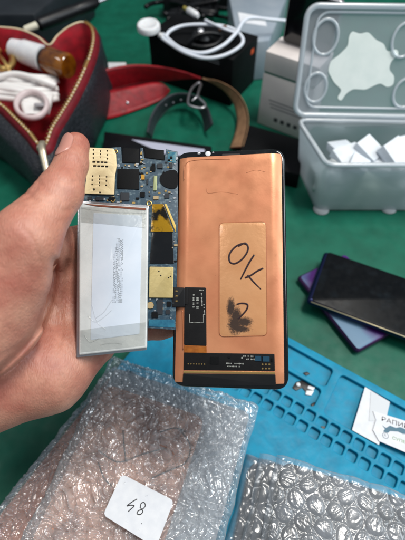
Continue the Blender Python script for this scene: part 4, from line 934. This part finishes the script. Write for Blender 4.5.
# ================================================================== RED STRAP
st = thing('red_strap', 'wide red leather strap with tan underside curling across the desk', 'strap')
A_ = [(78, 84, 5.5), (92, 74, 5.4), (112, 67.5, 5.2), (134, 64.5, 5), (158, 66, 4.8), (182, 71, 4.5), (203, 77.5, 4.2), (220, 81.5, 4), (236, 91, 3.6), (246, 106, 3.2), (248.5, 125, 2.8), (243, 147, 2.4)]
B_ = [(80, 106, 1.6), (92, 99, 1.5), (112, 92, 1.4), (134, 86, 1.5), (158, 82, 2.0), (182, 79.5, 3.0), (203, 79.5, 4.0), (220, 88, 2.4), (231, 99, 1.6), (236, 112, 1.1), (236.5, 127, .8), (230, 148, .5)]
ribbon('strap_band', [g(*p) for p in A_], [g(*p) for p in B_], .28, [suede, redl], st, twist=6)
aa = catmull([g(*p) for p in A_[:7]], 6); bb = catmull([g(*p) for p in B_[:7]], 6)
for t_ in (.1, .9):
    pts = [p.lerp(q, t_) for p, q in zip(aa, bb)][:-4]; tube('stitch_line', [p+(CO-p).normalized()*.17 for p in pts], .035, mat('dark red thread', (104, 10, 22), .7), st, smoothpath=False, seg=5)
lo2A = [(76, 98, 3.2), (92, 94, 3.0), (112, 90, 2.9), (134, 86, 2.8), (152, 82.5, 2.6), (163, 83.5, 2.2), (170, 90, 1.6)]
lo2B = [(78, 126, .3), (92, 121, .3), (112, 118, .3), (134, 111, .3), (152, 104, .35), (163, 98, .6), (170, 91.5, 1.4)]
s2 = thing('red_strap_end', 'rounded red strap end with small metal studs lying under the wide strap', 'strap')
ribbon('strap_tongue', [g(*p) for p in lo2A], [g(*p) for p in lo2B], .28, [redl, redl], s2)
for px, py, z in ((106.5, 110, 1.2), (127.3, 103, 1.3)):
    c_ = g(px, py, z); v = (CO-c_).normalized(); lathe('stud', [(.22, 0), (.2, .08), (.1, .14)], c_+v*.2, v, M['silver'], s2, seg=14)
# black watch strap with buckle
ws = thing('black_watch_strap', 'narrow black leather strap with a steel buckle arching over the desk', 'strap')
A_ = [(147, 132, 2.2), (150, 118, 2.6), (158, 104, 3.0), (170, 95, 3.3), (184, 93, 3.4), (198, 97, 3.3), (208, 108, 3), (213, 124, 2.6)]
B_ = [(152, 138, .3), (156, 124, .4), (164, 113, .6), (175, 105, .9), (186, 103, 1.1), (196, 107, 1.1), (202, 117, .8), (205, 132, .4)]
bkl = mat('charcoal leather', (40, 43, 48), .45, col2=(52, 56, 62), ns=2, bump=.4, bs=8)
ribbon('strap_band', [g(*p) for p in A_], [g(*p) for p in B_], .28, [bkl, bkl], ws)
for k in range(3):
    c_ = g(166+k*7.5, 105-k*2.6, 1.9+.2*k); v = (CO-c_).normalized(); lathe('strap_hole', [(.13, 0), (.13, .05)], c_+v*.22, v, M['silver'], ws, seg=10)
bu = [(188, 103), (191, 90), (198, 83), (201, 85), (198, 96), (205, 104), (203, 108), (194, 107)]
tube('buckle', [g(x, y, 3.6) for x, y in bu], .2, M['silver'], ws, closed=True, n=4)
tube('buckle_pin', [g(192, 101, 3.8), g(197, 96, 4.1), g(200, 86, 3.9)], .14, M['silver'], ws)
# ------------------------------------------------------------------ origins: every thing stands at its own base
bpy.context.view_layer.update()
def bounds(o):
    pts = []
    def rec(c_):
        if c_.type == 'MESH': pts.extend(c_.matrix_world @ Vector(b_) for b_ in c_.bound_box)
        for k in c_.children: rec(k)
    rec(o); return pts
for o in [o for o in C.objects if o.parent is None and o.type in ('EMPTY', 'MESH')]:
    pts = bounds(o)
    if not pts: continue
    loc = Vector((sum(p.x for p in pts)/len(pts), sum(p.y for p in pts)/len(pts), min(p.z for p in pts)))
    inv = Matrix.Translation(-loc)
    if o.type == 'EMPTY':
        o.location = loc
        for k in o.children: k.matrix_parent_inverse = inv
    elif o.get('kind') != 'structure':
        Mw = o.matrix_world.copy(); o.data.transform(inv @ Mw); o.matrix_basis = Matrix.Translation(loc)
        for k in o.children: k.matrix_parent_inverse = inv
for o in C.objects:                                     # children of framed parts keep their world place
    if o.parent is not None and o.parent.parent is not None:
        o.matrix_parent_inverse = o.parent.matrix_basis.inverted()
bpy.context.view_layer.update()
